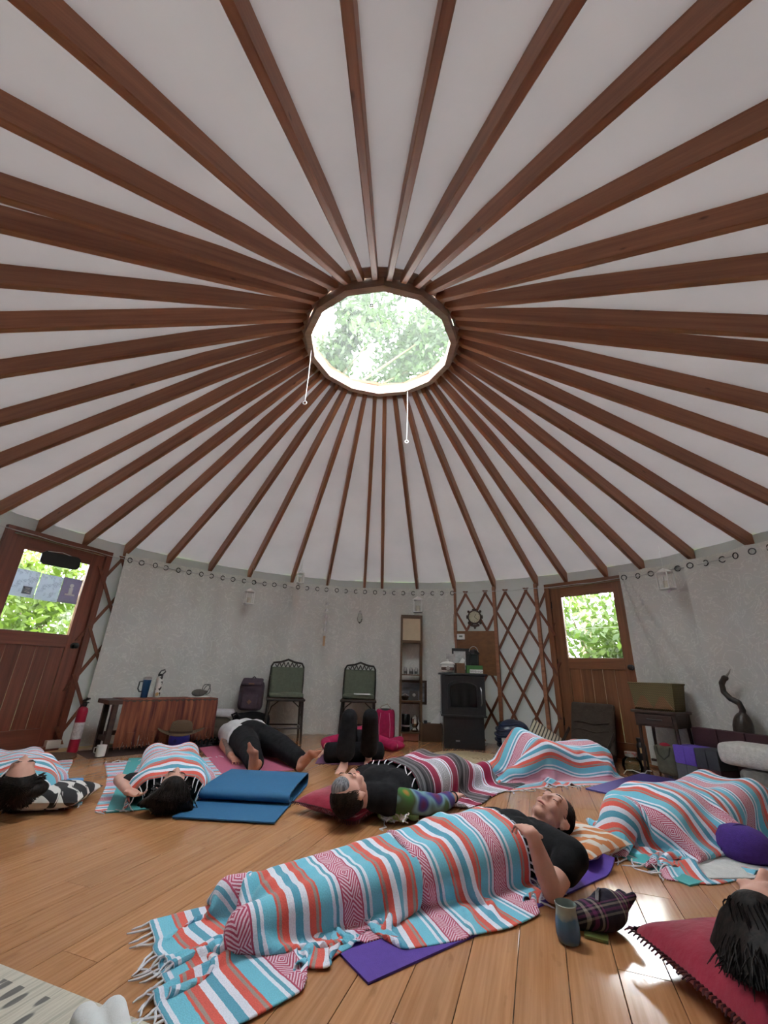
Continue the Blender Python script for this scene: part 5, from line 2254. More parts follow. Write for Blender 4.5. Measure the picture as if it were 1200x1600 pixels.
# under the table: canvas tote, can
b = B()
b.box((0, 0, .15), (.20, .11, .25), bev=.03, taper=.8)
tp_ = tr0 + V((-.06, -.06, 0))
o = mobj('canvas_tote', remesh(b, .01, 6), pm('khaki_canvas', S(98, 98, 82), .9, .2, 20, .5, 40), None, True, (tp_.x, tp_.y, .0), -1.0)
tag(o, 'khaki canvas tote slumped under the side table', 'bag')
B().tube([(-.06, -.05, .265), (-.045, -.068, .20), (0, -.072, .16), (.045, -.068, .20), (.06, -.05, .265)], .008, 6).obj('strap', pm('khaki_strap', S(70, 70, 58), .9), o)
B().ell((0, 0, .272), (.05, .035, .028)).obj('red_cloth', pm('red_knit', S(150, 36, 56), .9), o)
cp_ = fl(1044, 1207)
th = thing('tin_can', 'small blue and white tin standing below the khaki tote', 'can', (cp_.x, cp_.y, .001))
B().lathe([(.036, 0), (.038, .004), (.038, .096), (.036, .1), (.033, .1), (.033, .008), (.001, .006)], seg=24, close=False).obj('body', M_STEEL, th)
B().lathe([(.0386, .02), (.0386, .07)], seg=24, close=False).obj('paper_band', pm('blue_band', S(60, 92, 140), .6), th)
# bird sculpture in front of the curtain
hp = ap(72.0, 3.60)
bird = thing('bird_sculpture', 'dark carved wading bird with curved neck standing by the curtain', 'sculpture', hp, -math.radians(70))
M_BIRD = pm('dark_carved_wood', S(52, 44, 38), .35, .4, 24, .3, 60)
b = B()
b.ell((0, 0, .52), (.10, .085, .15), Matrix.Rotation(.25, 3, 'Y'))
b.cap((.05, 0, .44), (.09, 0, .30), .06, .02)
pts = [(-.01, 0, .60), (.04, 0, .68), (.02, 0, .745), (-.06, 0, .78), (-.115, 0, .84), (-.115, 0, .92), (-.075, 0, .965)]
for p0, p1 in zip(pts, pts[1:]):
    b.cap(p0, p1, .03, .028)
b.ell((-.065, 0, .972), (.04, .028, .028))
mobj('body', remesh(b, .006, 4), M_BIRD, bird)
B().tube([(-.05, 0, .985), (-.01, 0, 1.02), (.02, 0, 1.06)], [.014, .009, .003], 8).obj('beak', pm('pale_horn', S(150, 146, 138), .4), bird)
for sy in (-1, 1):
    B().tube([(.0, sy * .03, .42), (.01, sy * .035, .22), (0, sy * .035, .045)], .011, 8).obj('leg', M_BIRD, bird)
B().lathe([(.075, 0), (.075, .035), (.06, .05), (.001, .05)], seg=24).obj('base', M_BIRD, bird)
bird.scale = (.8, .8, .93)

# ------------------------------------------------------------------ left side: bench, throw, hat, extinguisher
bA, bB_ = V((-2.52, 1.74, 0)), V((-1.76, 2.52, 0))
bd = (bB_ - bA)
bl = bd.length
bu = bd.normalized()
bn = V((-bu.y, bu.x, 0))                         # towards the wall
bc = (bA + bB_) / 2 + bn * .17
brz = math.atan2(bu.y, bu.x)
bench = thing('bench', 'dark wooden bench draped with a russet throw along the curtain', 'bench', (bc.x, bc.y, .012), brz)
bt = .475
B().box((0, 0, bt - .02), (bl + .06, .34, .04), bev=.005).obj('seat_plank', M_DARKW, bench, False)
for sx in (-1, 1):
    for sy in (-1, 1):
        B().box((sx * (bl / 2 - .05), sy * .13, (bt - .04) / 2), (.05, .05, bt - .04), bev=.004).obj('leg', M_DARKW, bench, False)
    B().box((sx * (bl / 2 - .05), 0, .12), (.03, .22, .04)).obj('end_rail', M_DARKW, bench, False)
B().box((0, 0, .16), (bl - .1, .03, .04)).obj('stretcher', M_DARKW, bench, False)


def throw_mat():
    m, nt, b = newmat('russet_throw')
    tc = N(nt, 'ShaderNodeTexCoord').outputs['Object']
    mp_ = N(nt, 'ShaderNodeMapping')
    mp_.inputs['Scale'].default_value = (30, 2, 2.4)
    nt.links.new(tc, mp_.inputs[0])
    nz = N(nt, 'ShaderNodeTexNoise')
    nz.inputs['Scale'].default_value = 1
    nz.inputs['Detail'].default_value = 4
    nt.links.new(mp_.outputs[0], nz.inputs['Vector'])
    nt.links.new(ramp(nt, nz.outputs[0], [(.3, S(78, 30, 34)), (.5, S(122, 66, 48)), (.7, S(150, 92, 64))]), b.inputs['Base Color'])
    b.inputs['Roughness'].default_value = .9
    bump(nt, b, nz.outputs[0], .5, .01)
    return m


M_THROW = throw_mat()
thr = thing('throw', 'russet woven throw with long fringe hanging over the bench front', 'throw', (bc.x, bc.y, .012), brz)
grid = []
for i in range(61):
    x = -bl / 2 + .10 + (bl - .06) * i / 60
    row = []
    for j in range(4):
        row.append(V((x, .16 - .325 * j / 3, bt + .006)))
    for j in range(1, 10):
        row.append(V((x + .004 * math.sin(i * .9), -.178 - .010 * math.sin(i * .55) * j / 9 - .004 * math.sin(i * 1.7), bt - .012 - .31 * j / 9 - .01 * math.sin(i * .4) * (j == 9))))
    grid.append(row)
B().sheet(grid, .004).obj('cloth', M_THROW, thr)
fb = B()
rng = random.Random(4)
for k in range(170):
    x = -bl / 2 + .10 + (bl - .06) * (k + rng.uniform(0, .8)) / 170
    p = V((x, -.178 - .01 * math.sin(k * .35), bt - .30))
    fb.tube([p, p + V((rng.gauss(0, .006), rng.gauss(0, .004), -.07)), p + V((rng.gauss(0, .012), rng.gauss(0, .006), -rng.uniform(.11, .15)))], [.008, .007, .005], 5)
fo = fb.obj('fringe', M_THROW, thr)
fo['kind'] = 'stuff'
dk = B().sheet([[bA + bu * (-.12 + (bl + .3) * i / 10) + bn * (-.12 + .5 * j / 4) + V((0, 0, .001)) for j in range(5)] for i in range(11)], .008).obj('floor_mat', pm('umber_rug', S(66, 44, 36), .95, .2, 60, .4, 160), None, False)
base_origin(dk, bc)
tag(dk, 'dark umber floor mat running beneath the bench', 'mat')


def on_bench(f, y=0.):
    return bA + bu * (bl * f) + bn * (.17 + y) + V((0, 0, .012 + bt + .011))


# travel mug, bottle, pouch
q = on_bench(.33, .02)
th = thing('travel_mug', 'blue steel travel mug with black handle standing on the bench', 'mug', q, brz)
B().lathe([(.032, 0), (.034, .004), (.042, .17), (.043, .18)], seg=22).obj('body', pm('teal_blue_steel', S(34, 84, 128), .25, .1, metal=.6), th)
B().lathe([(.043, .18), (.044, .186), (.044, .2), (.03, .208), (.001, .208)], seg=22, close=False).obj('lid', M_STEEL, th)
B().tube([(-.040, 0, .165), (-.075, 0, .16), (-.08, 0, .09), (-.06, 0, .06), (-.036, 0, .06)], .008, 8).obj('handle', M_BLACK, th)
q = on_bench(.45, .02)
th = thing('water_bottle', 'sticker covered white bottle with black loop cap on the bench', 'bottle', q, brz)
B().lathe([(.034, 0), (.036, .004), (.036, .19), (.028, .215), (.024, .22)], seg=22).obj('body', ikat_mat('sticker_print', S(40, 40, 44), S(214, 210, 204), 11, .42), th)
B().lathe([(.027, .22), (.028, .245), (.001, .247)], seg=20, close=False).obj('cap', M_BLACK, th)
B().tube([(-.024, 0, .235), (-.005, 0, .275), (.035, 0, .29), (.045, 0, .27), (.02, 0, .24)], .008, 8).obj('carry_loop', M_BLACK, th)
B().ell((-.012, -.036, .035), (.018, .004, .018)).obj('round_sticker', pm('tan_sticker', S(196, 160, 110), .6), th)
q = on_bench(.88, .0)
th = thing('pouch', 'grey drawstring pouch with dark cords on a folded white cloth', 'pouch', q, brz)
b = B()
b.ell((0, 0, .045), (.085, .05, .042))
b.cap((.06, 0, .05), (.10, 0, .055), .026, .014)
mobj('body', remesh(b, .007, 4), pm('taupe_suede', S(92, 86, 80), .9, .2, 20, .3), th)
for ph_ in (0, .9):
    B().tube([(.09 + .05 * math.cos(t) , .02 * math.sin(t + ph_), .085 + .055 * math.sin(t + ph_)) for t in np.linspace(0, 2 * PI, 18)[:-1]], .004, 6, closed=True).obj('cord', M_BLACK, th)
B().box((.0, 0, .003), (.24, .12, .006), bev=.002).obj('napkin', M_WHITE, th, False)
# hat on a blue ball
q = fl(262, 1168) - bn * .24
th = thing('ball', 'royal blue ball on the floor in front of the bench', 'ball', (q.x, q.y, .0))
B().ell((0, 0, .105), .105, None, 28, 18).obj('skin', pm('royal_blue_rubber', S(48, 48, 168), .45, .08), th)
B().lathe([(.014, .0), (.016, .004), (.001, .008)], (.0, -.104, .105), 12, close=False, rot=Matrix.Rotation(PI / 2, 3, 'X')).obj('plug', pm('blue_plug', S(36, 36, 120), .5), th)
th = thing('sun_hat', 'tan straw brimmed hat resting on the blue ball', 'hat', (q.x, q.y, .155), .3)
M_HAT = weave_mat('straw_hat', S(128, 104, 78), S(88, 70, 52), 60)
b = B()
prof = [(.0, .135), (.05, .132), (.082, .118), (.092, .09), (.098, .04), (.102, .012)]
b.lathe(prof, seg=32, close=False)
b.obj('crown', M_HAT, th).scale = (1.15, .92, 1)
rows = []
for i in range(41):
    a = 2 * PI * i / 40
    rows.append([V((math.cos(a) * r * 1.15, math.sin(a) * r * .92, .012 + (.045 * (math.cos(a) ** 2) * ((r - .1) / .1) ** 1.6 - .012 * (math.sin(a) ** 2) * ((r - .1) / .1)))) for r in (.1, .13, .16, .185, .2)])
B().sheet(rows, .004).obj('brim', M_HAT, th)
B().lathe([(.1035, .014), (.1015, .035)], seg=32, close=False).obj('band', pm('brown_band', S(70, 50, 38), .8), th).scale = (1.15, .92, 1)
# sandals
for i, (px, py, rz_) in enumerate(((313, 1168, .9), (336, 1163, 1.1))):
    q = fl(px, py)
    th = thing('sandal', ('black sandal lying nearest the blue ball', 'black sandal lying beside its mate by the brown sack')[i], 'sandal', q + V((0, 0, .001)), rz_, 'sandals by the bench')
    sp_ = [(.13 * math.cos(t) + (.012 if math.cos(t) > 0 else 0), (.046 - .008 * (math.cos(t) < 0)) * math.sin(t)) for t in np.linspace(0, 2 * PI, 22)[:-1]]
    B().prism(sp_, 0, .022).obj('sole', M_BLACK, th, False)
    for x in (.05, -.02, -.08):
        B().tube([(x, -.044, .018), (x + .01, -.03, .06), (x + .015, .0, .075), (x + .01, .03, .06), (x, .044, .018)], .007, 6, flat=2.2).obj('strap', M_BLKCLOTH, th)
# fire extinguisher
q = fl(112, 1176)
th = thing('fire_extinguisher', 'tall slim red fire extinguisher standing at the left door jamb', 'fire extinguisher', q, -.6)
M_RED = pm('extinguisher_red', S(158, 18, 52), .35, .08)
B().lathe([(.040, .0), (.046, .006), (.046, .37), (.040, .395), (.022, .41), (.018, .42)], seg=24).obj('cylinder', M_RED, th)
B().lathe([(.022, .415), (.024, .44), (.016, .455), (.001, .456)], seg=18, close=False).obj('valve', M_BLACK, th)
B().box((.02, 0, .478), (.10, .022, .014), Matrix.Rotation(-.25, 3, 'Y')).obj('lever', M_BLACK, th, False)
B().box((.025, 0, .452), (.08, .02, .010)).obj('grip', M_BLACK, th, False)
B().tube([(-.018, 0, .44), (-.058, 0, .42), (-.066, 0, .30), (-.060, 0, .16)], .010, 8).obj('hose', M_BLACK, th)
B().lathe([(.0466, .12), (.0466, .27)], seg=24, close=False).obj('label_plate', pm('ext_label', S(206, 196, 196), .6, .2, 60), th).scale = (1, 1, 1)
q = fl(92, 1172)
o = B().box((0, 0, .04), (.13, .06, .075), bev=.004).obj('power_outlet_box', M_WHITE, None, False, (q.x - .12, q.y + .06, .001), math.radians(57))
o.name = 'white_box'
tag(o, 'small white box on the floor by the left door jamb', 'box')
# white mug by the rug
q = fl(155, 1184)
th = thing('mug', 'plain white mug standing on the dark floor mat by the bench leg', 'mug', q + V((0, 0, .011)))
B().lathe([(.036, 0), (.040, .004), (.042, .095), (.039, .095), (.037, .01), (.001, .008)], seg=24, close=False).obj('body', M_WHITE, th)
B().tube([(-.04, 0, .078), (-.066, 0, .07), (-.066, 0, .035), (-.04, 0, .025)], .006, 8).obj('handle', M_WHITE, th)
# oval doormat
q = fl(62, 1181)
o = B().lathe([(.001, 0), (.40, .0), (.41, .006), (.40, .014), (.001, .014)], seg=48).obj('doormat', pm('coir', S(98, 76, 58), .98, .3, 60, .7, 200), None, True, (-2.98, 1.42, .001), .6)
o.scale = (1.0, .62, 1)
o.rotation_euler = (0, 0, math.radians(57))
tag(o, 'oval brown coir doormat before the left door', 'doormat')

# ------------------------------------------------------------------ back: bags, chairs, tote, shelf
q = V((-1.44, 3.10, 0))
bag = thing('duffel_bag', 'soft black duffel bag under the plum backpack', 'bag', q, .15)
b = B()
b.box((0, 0, .15), (.46, .28, .29), bev=.07)
b.ell((.02, -.02, .25), (.18, .11, .07))
mobj('body', remesh(b, .012, 8), M_BLKCLOTH, bag)
B().tube([(-.2, -.14, .24), (-.23, -.17, .29), (-.18, -.16, .31), (-.14, -.15, .27)], .012, 8).obj('strap', M_BLKCLOTH, bag)
M_PLUMB = pm('plum_nylon', S(72, 58, 70), .75, .2, 20, .3, 60)
bp2 = thing('backpack', 'plum grey backpack with front pocket sitting on the black duffel', 'backpack', q + V((-.05, .03, .315)), .12)
b = B()
b.box((0, 0, .19), (.31, .19, .36), bev=.06)
b.ell((0, -.02, .30), (.15, .11, .10))
o = mobj('body', remesh(b, .011, 8), M_PLUMB, bp2)
b = B()
b.box((0, -.115, .12), (.22, .06, .18), bev=.025)
pk = mobj('front_pocket', remesh(b, .008, 5), M_PLUMB, bp2)
B().prism([(-.03, 0), (0, -.03), (.03, 0), (0, .03)], -.002, .002, Matrix.Translation((0, -.148, .12)) @ Matrix.Rotation(PI / 2, 4, 'X')).obj('leather_patch', pm('tan_leather', S(112, 84, 66), .7), pk, False)
b = B()
b.box((0, -.06, .355), (.27, .17, .06), Matrix.Rotation(.35, 3, 'X'), bev=.025)
fp = mobj('top_flap', remesh(b, .008, 5), M_PLUMB, bp2)
B().box((0, -.148, .335), (.07, .006, .016), Matrix.Rotation(.35, 3, 'X')).obj('logo_patch', pm('tan_leather', S(112, 84, 66), .7), fp, False)
for sx in (-1, 1):
    B().tube([(sx * .08, .08, .37), (sx * .09, .12, .30), (sx * .1, .12, .14), (sx * .1, .09, .04)], .014, 8, flat=1.6).obj('shoulder_strap', M_PLUMB, bp2)
B().tube([(-.04, .06, .385), (0, .06, .42), (.04, .06, .385)], .008, 8).obj('grab_loop', M_PLUMB, bp2)
q = V((-1.80, 2.98, 0))
b = B()
b.ell((0, 0, .13), (.19, .13, .13))
b.ell((.03, -.02, .09), (.2, .13, .09))
o = mobj('brown_sack', remesh(b, .012, 6), pm('taupe_sack', S(84, 74, 64), .9, .2, 14, .5, 30), None, True, q)
tag(o, 'slumped taupe cloth sack between the bench and the duffel', 'sack')
b = B()
b.box((0, 0, .05), (.3, .2, .09), bev=.03)
o = mobj('folded_cloth', remesh(b, .01, 6), pm('white_sheet', (.64, .63, .66, 1), .9, .1, 16, .5, 30), None, True, q + V((0, .02, .245)), .2)
tag(o, 'folded white cloth lying on top of the taupe sack', 'cloth')


def chair(label, loc, rz, tilt):
    """rattan chair: cane-bound frame, lattice back, round seat lip"""
    th = thing('garden_chair', label, 'chair', loc, rz, 'rattan chairs before the curtain')
    M_C = M_BLACKW
    w, d_, sh_ = .23, .21, .485
    B().box((0, 0, sh_), (2 * w, 2 * d_, .03), bev=.012).obj('seat', M_WICK, th)
    B().tube([(-w, -d_, sh_ - .005), (w, -d_, sh_ - .005), (w, d_, sh_ - .005), (-w, d_, sh_ - .005)], .016, 8, closed=True).obj('seat_rim', M_C, th)
    for sx in (-1, 1):
        B().tube([(sx * (w - .02), -d_ + .02, sh_ - .02), (sx * (w - .012), -d_ + .01, .24), (sx * (w + .0), -d_ - .005, .001)], [.017, .016, .015], 10).obj('leg', M_C, th)
        B().tube([(sx * (w - .02), d_ - .02, sh_ - .02), (sx * (w - .012), d_ + .0, .24), (sx * (w + .0), d_ + .03, .001)], [.017, .016, .015], 10).obj('leg', M_C, th)
        B().tube([(sx * (w - .02), -d_ + .02, .16), (sx * (w - .02), d_, .16)], .009, 8).obj('side_rail', M_C, th)
        B().tube([(sx * (w - .03), -d_ + .015, .30), (sx * (w - .06), -d_ + .015, .40), (sx * (w - .14), -d_ + .015, .465)], .007, 8).obj('corner_brace', M_C, th)
    B().tube([(-w + .02, -d_ + .015, .16), (w - .02, -d_ + .015, .16)], .009, 8).obj('front_rail', M_C, th)
    B().tube([(-w + .02, d_, .16), (w - .02, d_, .16)], .009, 8).obj('rear_rail', M_C, th)
    y0, y1 = d_ - .01, d_ + .09
    yb = lambda z: y0 + (y1 - y0) * (z - sh_) / .48
    fr = [(-w + .01, yb(sh_), sh_), (-w + .005, yb(.7), .7), (-w + .01, yb(.88), .88), (-w + .035, yb(.925), .925), (-.09, yb(.94), .94), (0, yb(.972), .972), (.09, yb(.94), .94), (w - .035, yb(.925), .925),
          (w - .01, yb(.88), .88), (w - .005, yb(.7), .7), (w - .01, yb(sh_), sh_)]
    B().tube(fr, .014, 8).obj('back_frame', M_C, th)
    B().tube([(-w + .01, yb(.8), .80), (w - .01, yb(.8), .80)], .010, 8).obj('back_rail', M_C, th)
    for k in range(-3, 4):
        for s in (1, -1):
            x0 = k * .058
            x1 = x0 + s * .058
            zt = .935 if abs(x1) < .16 else .905
            if abs(x0) > w - .02 or abs(x1) > w - .01:
                continue
            B().tube([(x0, yb(.8), .80), ((x0 + x1) / 2, yb(.87) - .004 * s, .87), (x1, yb(zt), zt)], .0075, 6).obj('lattice_cane', M_C, th)
    return th


M_BLACKW = pm('dark_cane', S(40, 32, 28), .45, .35, 30, .2, 80)


def pad(label, loc, rz):
    th = thing('chair_pad', label, 'cushion', loc, rz, 'sage pads on the rattan chairs')
    b = B()
    b.box((0, .15, .69), (.43, .06, .37), Matrix.Rotation(-.2, 3, 'X'), bev=.022)
    mobj('back_pad', remesh(b, .01, 5), M_GREENC, th)
    b = B()
    b.box((0, -.01, .531), (.43, .37, .058), bev=.02)
    mobj('seat_pad', remesh(b, .01, 5), M_GREENC, th)
    for sx in (-1, 1):
        B().tube([(sx * .20, .19, .75), (sx * .225, .25, .76), (sx * .22, .27, .72)], .005, 6).obj('tie', M_GREENC, th)
    return th


for (lx, ly, rz_, l1, l2) in ((-1.03, 3.07, .22, 'dark rattan chair with lattice back beside the plum backpack', 'sage green chair pad on the chair beside the backpack'),
                              (-.075, 3.30, .0, 'dark rattan chair with lattice back behind the raised knees', 'sage green chair pad on the chair behind the raised knees')):
    chair(l1, (lx, ly, 0), rz_, 0)
    pad(l2, (lx, ly, 0), rz_)
o = B().box((0, 0, .006), (.22, .14, .012), bev=.003).obj('notebook', M_WHITE, None, False, (-.03, 3.15, .562), .05)
tag(o, 'thin white notebook on the chair behind the raised knees', 'notebook')
# magenta tote
q = V((.30, 3.36, 0))
th = thing('tote_bag', 'magenta bag with pale piping and open zip standing by the shelf', 'bag', q, -.1)
b = B()
b.box((0, 0, .20), (.26, .18, .38), bev=.06, taper=1.05)
mobj('body', remesh(b, .01, 7), M_MAG, th)
for x in (-.07, .07):
    B().tube([(x, -.092, .05), (x * 1.05, -.098, .2), (x * .8, -.09, .34)], .004, 6).obj('piping', pm('pink_piping', S(206, 130, 160), .7), th)
B().tube([(-.09, -.05, .36), (-.05, -.07, .42), (.03, -.07, .45), (.09, -.05, .38)], .008, 8).obj('handle', pm('pale_webbing', S(170, 160, 150), .8), th)
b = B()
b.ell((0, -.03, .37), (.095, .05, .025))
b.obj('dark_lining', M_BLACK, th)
q = V((.34, 2.62, 0))
b = B()
b.ell((0, 0, .05), (.17, .13, .055))
b.cap((-.1, .05, .04), (.12, .12, .09), .05, .045)
o = mobj('magenta_cloth', remesh(b, .01, 4), M_MAG, None, True, q)
tag(o, 'crumpled magenta garment on the floor behind the black bolster', 'garment')

# tower shelf
q = V((.655, 3.46, 0))
sf = thing('tower_shelf', 'narrow oak tower shelf with a pale paper lamp box on top', 'shelf', q, -.06)
hw, hd, hh = .155, .14, 1.655
for sx in (-1, 1):
    for sy in (-1, 1):
        B().box((sx * (hw - .012), sy * (hd - .012), hh / 2), (.026, .026, hh), bev=.002).obj('post', M_SHELFW, sf, False)
SHELVES = (.10, .36, .49, .83, 1.28, 1.64)
for z in (.10, .49, .83):
    B().box((0, 0, z), (2 * hw - .03, 2 * hd - .03, .018)).obj('shelf_board', M_SHELFW, sf, False)
B().box((0, 0, 1.645), (2 * hw, 2 * hd, .02)).obj('top_board', M_SHELFW, sf, False)
for z in (1.285, 1.62):
    for sy in (-1, 1):
        B().box((0, sy * (hd - .012), z), (2 * hw - .05, .018, .026)).obj('rail', M_SHELFW, sf, False)
lp = B()
lp.box((0, 0, 1.455), (2 * hw - .056, 2 * hd - .05, .31))
lp.obj('paper_shade', pm('rice_paper', S(196, 178, 150), .8, .05), sf, False)


def on_shelf(x, y, z):
    return q + Matrix.Rotation(-.06, 3, 'Z') @ V((x, y, z + .0095))


for i, (x, y, nm, lab, cat) in enumerate(((-.08, -.05, 'glass_jar', 'small clear jar at the curtain end of the upper shelf', 'jar'), (.0, -.06, 'glass_jar', 'small clear jar in the middle of the upper shelf', 'jar'),
                                          (.075, -.04, 'glass_jar', 'small clear jar at the stove end of the upper shelf', 'jar'))):
    th = thing(nm, lab, cat, on_shelf(x, y, .83), 0, 'small jars on the tower shelf')
    B().lathe([(.022, 0), (.026, .004), (.026, .06), (.018, .075), (.018, .085), (.016, .085), (.016, .074), (.023, .058), (.023, .008), (.001, .006)], seg=18, close=False).obj('glass', M_GLASS, th)
    B().lathe([(.020, .085), (.020, .097), (.001, .098)], seg=16).obj('lid', M_STEEL, th)
    B().lathe([(.021, .008), (.021, .04), (.001, .042)], seg=16).obj('contents', pm('grey_herbs', S(120, 118, 116), .9, .3, 60), th)
th = thing('framed_picture', 'dark framed landscape picture leaning behind the tower shelf', 'picture', on_shelf(.05, .0, .49) + V((0, .165, 0)), -.06)
B().box((0, .0, .16), (.40, .02, .32), bev=.003).obj('frame', M_DARKW, th, False)
B().box((0, -.011, .16), (.33, .004, .25)).obj('picture', pm('misty_landscape', S(120, 122, 130), .5, .6, 5, stretch=(1, 1, 4)), th, False)
th.location.z = .44
th = thing('photo_frame', 'small dark photo frame with a pale dot on the middle shelf', 'picture', on_shelf(.045, -.06, .49), -.06)
B().box((0, 0, .065), (.13, .016, .125), bev=.003).obj('frame', pm('grey_frame', S(66, 62, 60), .6), th, False)
B().ell((0, -.010, .07), (.022, .003, .022)).obj('emblem', pm('pale_emblem', S(170, 165, 160), .6), th)
th = thing('trinket_dish', 'dark carved dish on the middle shelf beside the photo frame', 'dish', on_shelf(-.08, -.03, .49))
B().lathe([(.03, 0), (.05, .025), (.058, .05), (.052, .05), (.044, .026), (.001, .01)], seg=20, close=False).obj('bowl', M_DARKW, th)
B().tube([(-.03, 0, .05), (0, 0, .075), (.03, 0, .06)], .014, 8).obj('driftwood', pm('driftwood', S(150, 144, 136), .9), th)
th = thing('speaker', 'glossy black cylinder speaker on the bottom shelf', 'speaker', on_shelf(-.065, -.02, .10))
B().lathe([(.05, 0), (.058, .01), (.058, .2), (.05, .215), (.001, .217)], seg=24).obj('body', pm('gloss_black', (.01, .01, .011, 1), .12), th)
B().lathe([(.0585, .06), (.0585, .08)], seg=24, close=False).obj('ring', M_STEEL, th)
th = thing('crystal_lamp', 'shiny silver glass ornament on the bottom shelf', 'ornament', on_shelf(.06, -.03, .10))
B().lathe([(.045, 0), (.05, .02), (.03, .05), (.055, .10), (.05, .16), (.025, .2), (.001, .21)], seg=10).obj('body', pm('silvered_glass', (.6, .58, .54, 1), .12, .2, 30, metal=1.), th, False)
b = B()
b.box((0, 0, .045), (.22, .15, .088), bev=.006)
o = b.obj('terracotta_box', pm('terracotta', S(138, 82, 66), .8, .15, 20), None, False, on_shelf(0, -.02, -.0075), -.06)
tag(o, 'flat terracotta coloured box on the floor under the tower shelf', 'box')
o = B().box((0, 0, .13), (.05, .05, .26), bev=.006).obj('mirror_tile', pm('mirror_glass', (.85, .85, .85, 1), .06, .05, metal=1.), None, False, (.845, 3.36, .001), .2)
tag(o, 'small bright mirrored stand on the floor between shelf and wicker box', 'mirror')
# wicker box with tissue
q = V((1.0 - .04, 3.30, 0))
th = thing('wicker_box', 'brown wicker box on the floor beside the stove', 'box', (.93, 3.42, 0), -.1)
B().box((0, 0, .105), (.30, .22, .21), bev=.012).obj('body', M_WICK, th)
B().box((0, 0, .213), (.305, .225, .012), bev=.004).obj('lid', M_WICK, th)
b = B()
b.prism([(-.07, 0), (.06, 0), (.055, .14), (.02, .10)], -.004, .004, Matrix.Translation((.07, 0, .218)) @ Matrix.Rotation(PI / 2, 4, 'X'))
o = b.obj('paper_sheet', M_WHITE, None, False, (.93, 3.42, .002), -.1)
tag(o, 'torn white paper sheet sticking up on the wicker box', 'paper')

# ------------------------------------------------------------------ stove and what stands on it
sA, sB_ = V((1.01, 2.80, 0)), V((1.50, 2.73, 0))
su = (sB_ - sA).normalized()
sn = V((-su.y, su.x, 0))
sc_ = (sA + sB_) / 2 + sn * .26
srz = math.atan2(su.y, su.x)
stove = thing('pellet_stove', 'black cast pellet stove with arched glass door before the lattice', 'stove', sc_, srz)
sw = .55
B().box((0, .02, .19), (sw - .05, .44, .38), bev=.006).obj('pedestal', M_IRON, stove, False)
B().box((0, 0, .615), (sw, .52, .47), bev=.012).obj('firebox', M_IRON, stove, False)
B().box((0, 0, .862), (sw + .07, .57, .022), bev=.007).obj('top_plate', M_IRON, stove, False)
B().box((0, -.006, .375), (sw + .02, .53, .02), bev=.004).obj('ash_lip', M_IRON, stove, False)
dx = .20
arch = [(-dx, .44), (dx, .44), (dx, .72)] + [(dx * math.cos(t), .72 + .075 * math.sin(t)) for t in np.linspace(0, PI, 13)][1:-1] + [(-dx, .72)]
Md = Matrix.Translation((0, -.262, 0)) @ Matrix.Rotation(PI / 2, 4, 'X')
sd = B().prism(arch, -.002, .022, Md).obj('door', M_IRON, stove, False)
ar2 = [(x * .80, .48 + (y - .44) * .78) for x, y in arch]
B().prism(ar2, .0225, .026, Md).obj('door_glass', pm('fire_glass', (.006, .006, .007, 1), .05, .1), sd, False)
B().tube([V(Md @ V((x * .84, .475 + (y - .44) * .82, .026))) for x, y in arch], .007, 6, closed=True).obj('glass_trim', M_IRON, sd)
B().tube([(dx + .012, -.30, .50), (dx + .018, -.325, .53), (dx + .018, -.325, .68), (dx + .012, -.30, .71)], .008, 8).obj('handle', pm('grey_steel', (.3, .3, .31, 1), .3, .1, metal=1.), sd)
B().box((-.08, -.205, .09), (.05, .004, .018)).obj('name_plate', pm('grey_steel', (.3, .3, .31, 1), .3, .1, metal=1.), stove, False)
B().tube([(0, .22, .66), (0, .36, .66), (0, .42, .66)], .05, 16).obj('flue', M_IRON, stove)


def on_stove(x, y):
    return sc_ + su * x + sn * y + V((0, 0, .8745))


th = thing('ceramic_pot', 'white lidded pot with a dark band on the stove corner', 'pot', on_stove(-.185, -.12), srz)
B().lathe([(.055, 0), (.078, .01), (.084, .05), (.080, .095), (.072, .105)], seg=28).obj('body', M_WHITE, th)
B().lathe([(.0825, .03), (.085, .05), (.0835, .068)], seg=28, close=False).obj('dark_band', pm('umber_glaze', S(70, 44, 38), .4), th)
B().lathe([(.100, .105), (.098, .112), (.06, .135), (.015, .142), (.013, .155), (.018, .165), (.001, .172)], seg=28).obj('lid', M_WHITE, th)
B().prism([(-.03, 0), (0, -.036), (.03, 0), (0, .036)], .083, .089, Matrix.Translation((0, 0, .05)) @ Matrix.Rotation(PI / 2, 4, 'X')).obj('medallion', pm('grey_relief', S(150, 146, 142), .6), th, False)
th = thing('print_card', 'pale grey print card standing behind the white pot', 'card', on_stove(-.13, .10), srz)
B().box((0, 0, .125), (.125, .010, .25), Matrix.Rotation(-.08, 3, 'X'), bev=.003).obj('card', pm('grey_print', S(170, 168, 166), .7, .3, 14), th, False)
th = thing('tissue_box', 'brown tissue box with white tissue on the stove', 'box', on_stove(-.025, -.10), srz + .2)
B().box((0, 0, .062), (.115, .115, .124), bev=.004).obj('body', pm('kraft_card', S(110, 80, 58), .8), th, False)
b = B()
b.sheet([[V((-.03 + .06 * i / 4 + .045 * j / 4, .01 * math.sin(i * 2 + j), .115 + .075 * j / 4 - .012 * abs(i - 2))) for j in range(5)] for i in range(5)], .002)
b.obj('tissue', M_WHITE, th)
th = thing('framed_photo', 'black framed silvery photograph leaning on the hearth panel', 'picture', on_stove(.02, .16), srz)
B().box((0, 0, .165), (.26, .02, .33), Matrix.Rotation(-.1, 3, 'X'), bev=.003).obj('frame', M_BLACK, th, False)
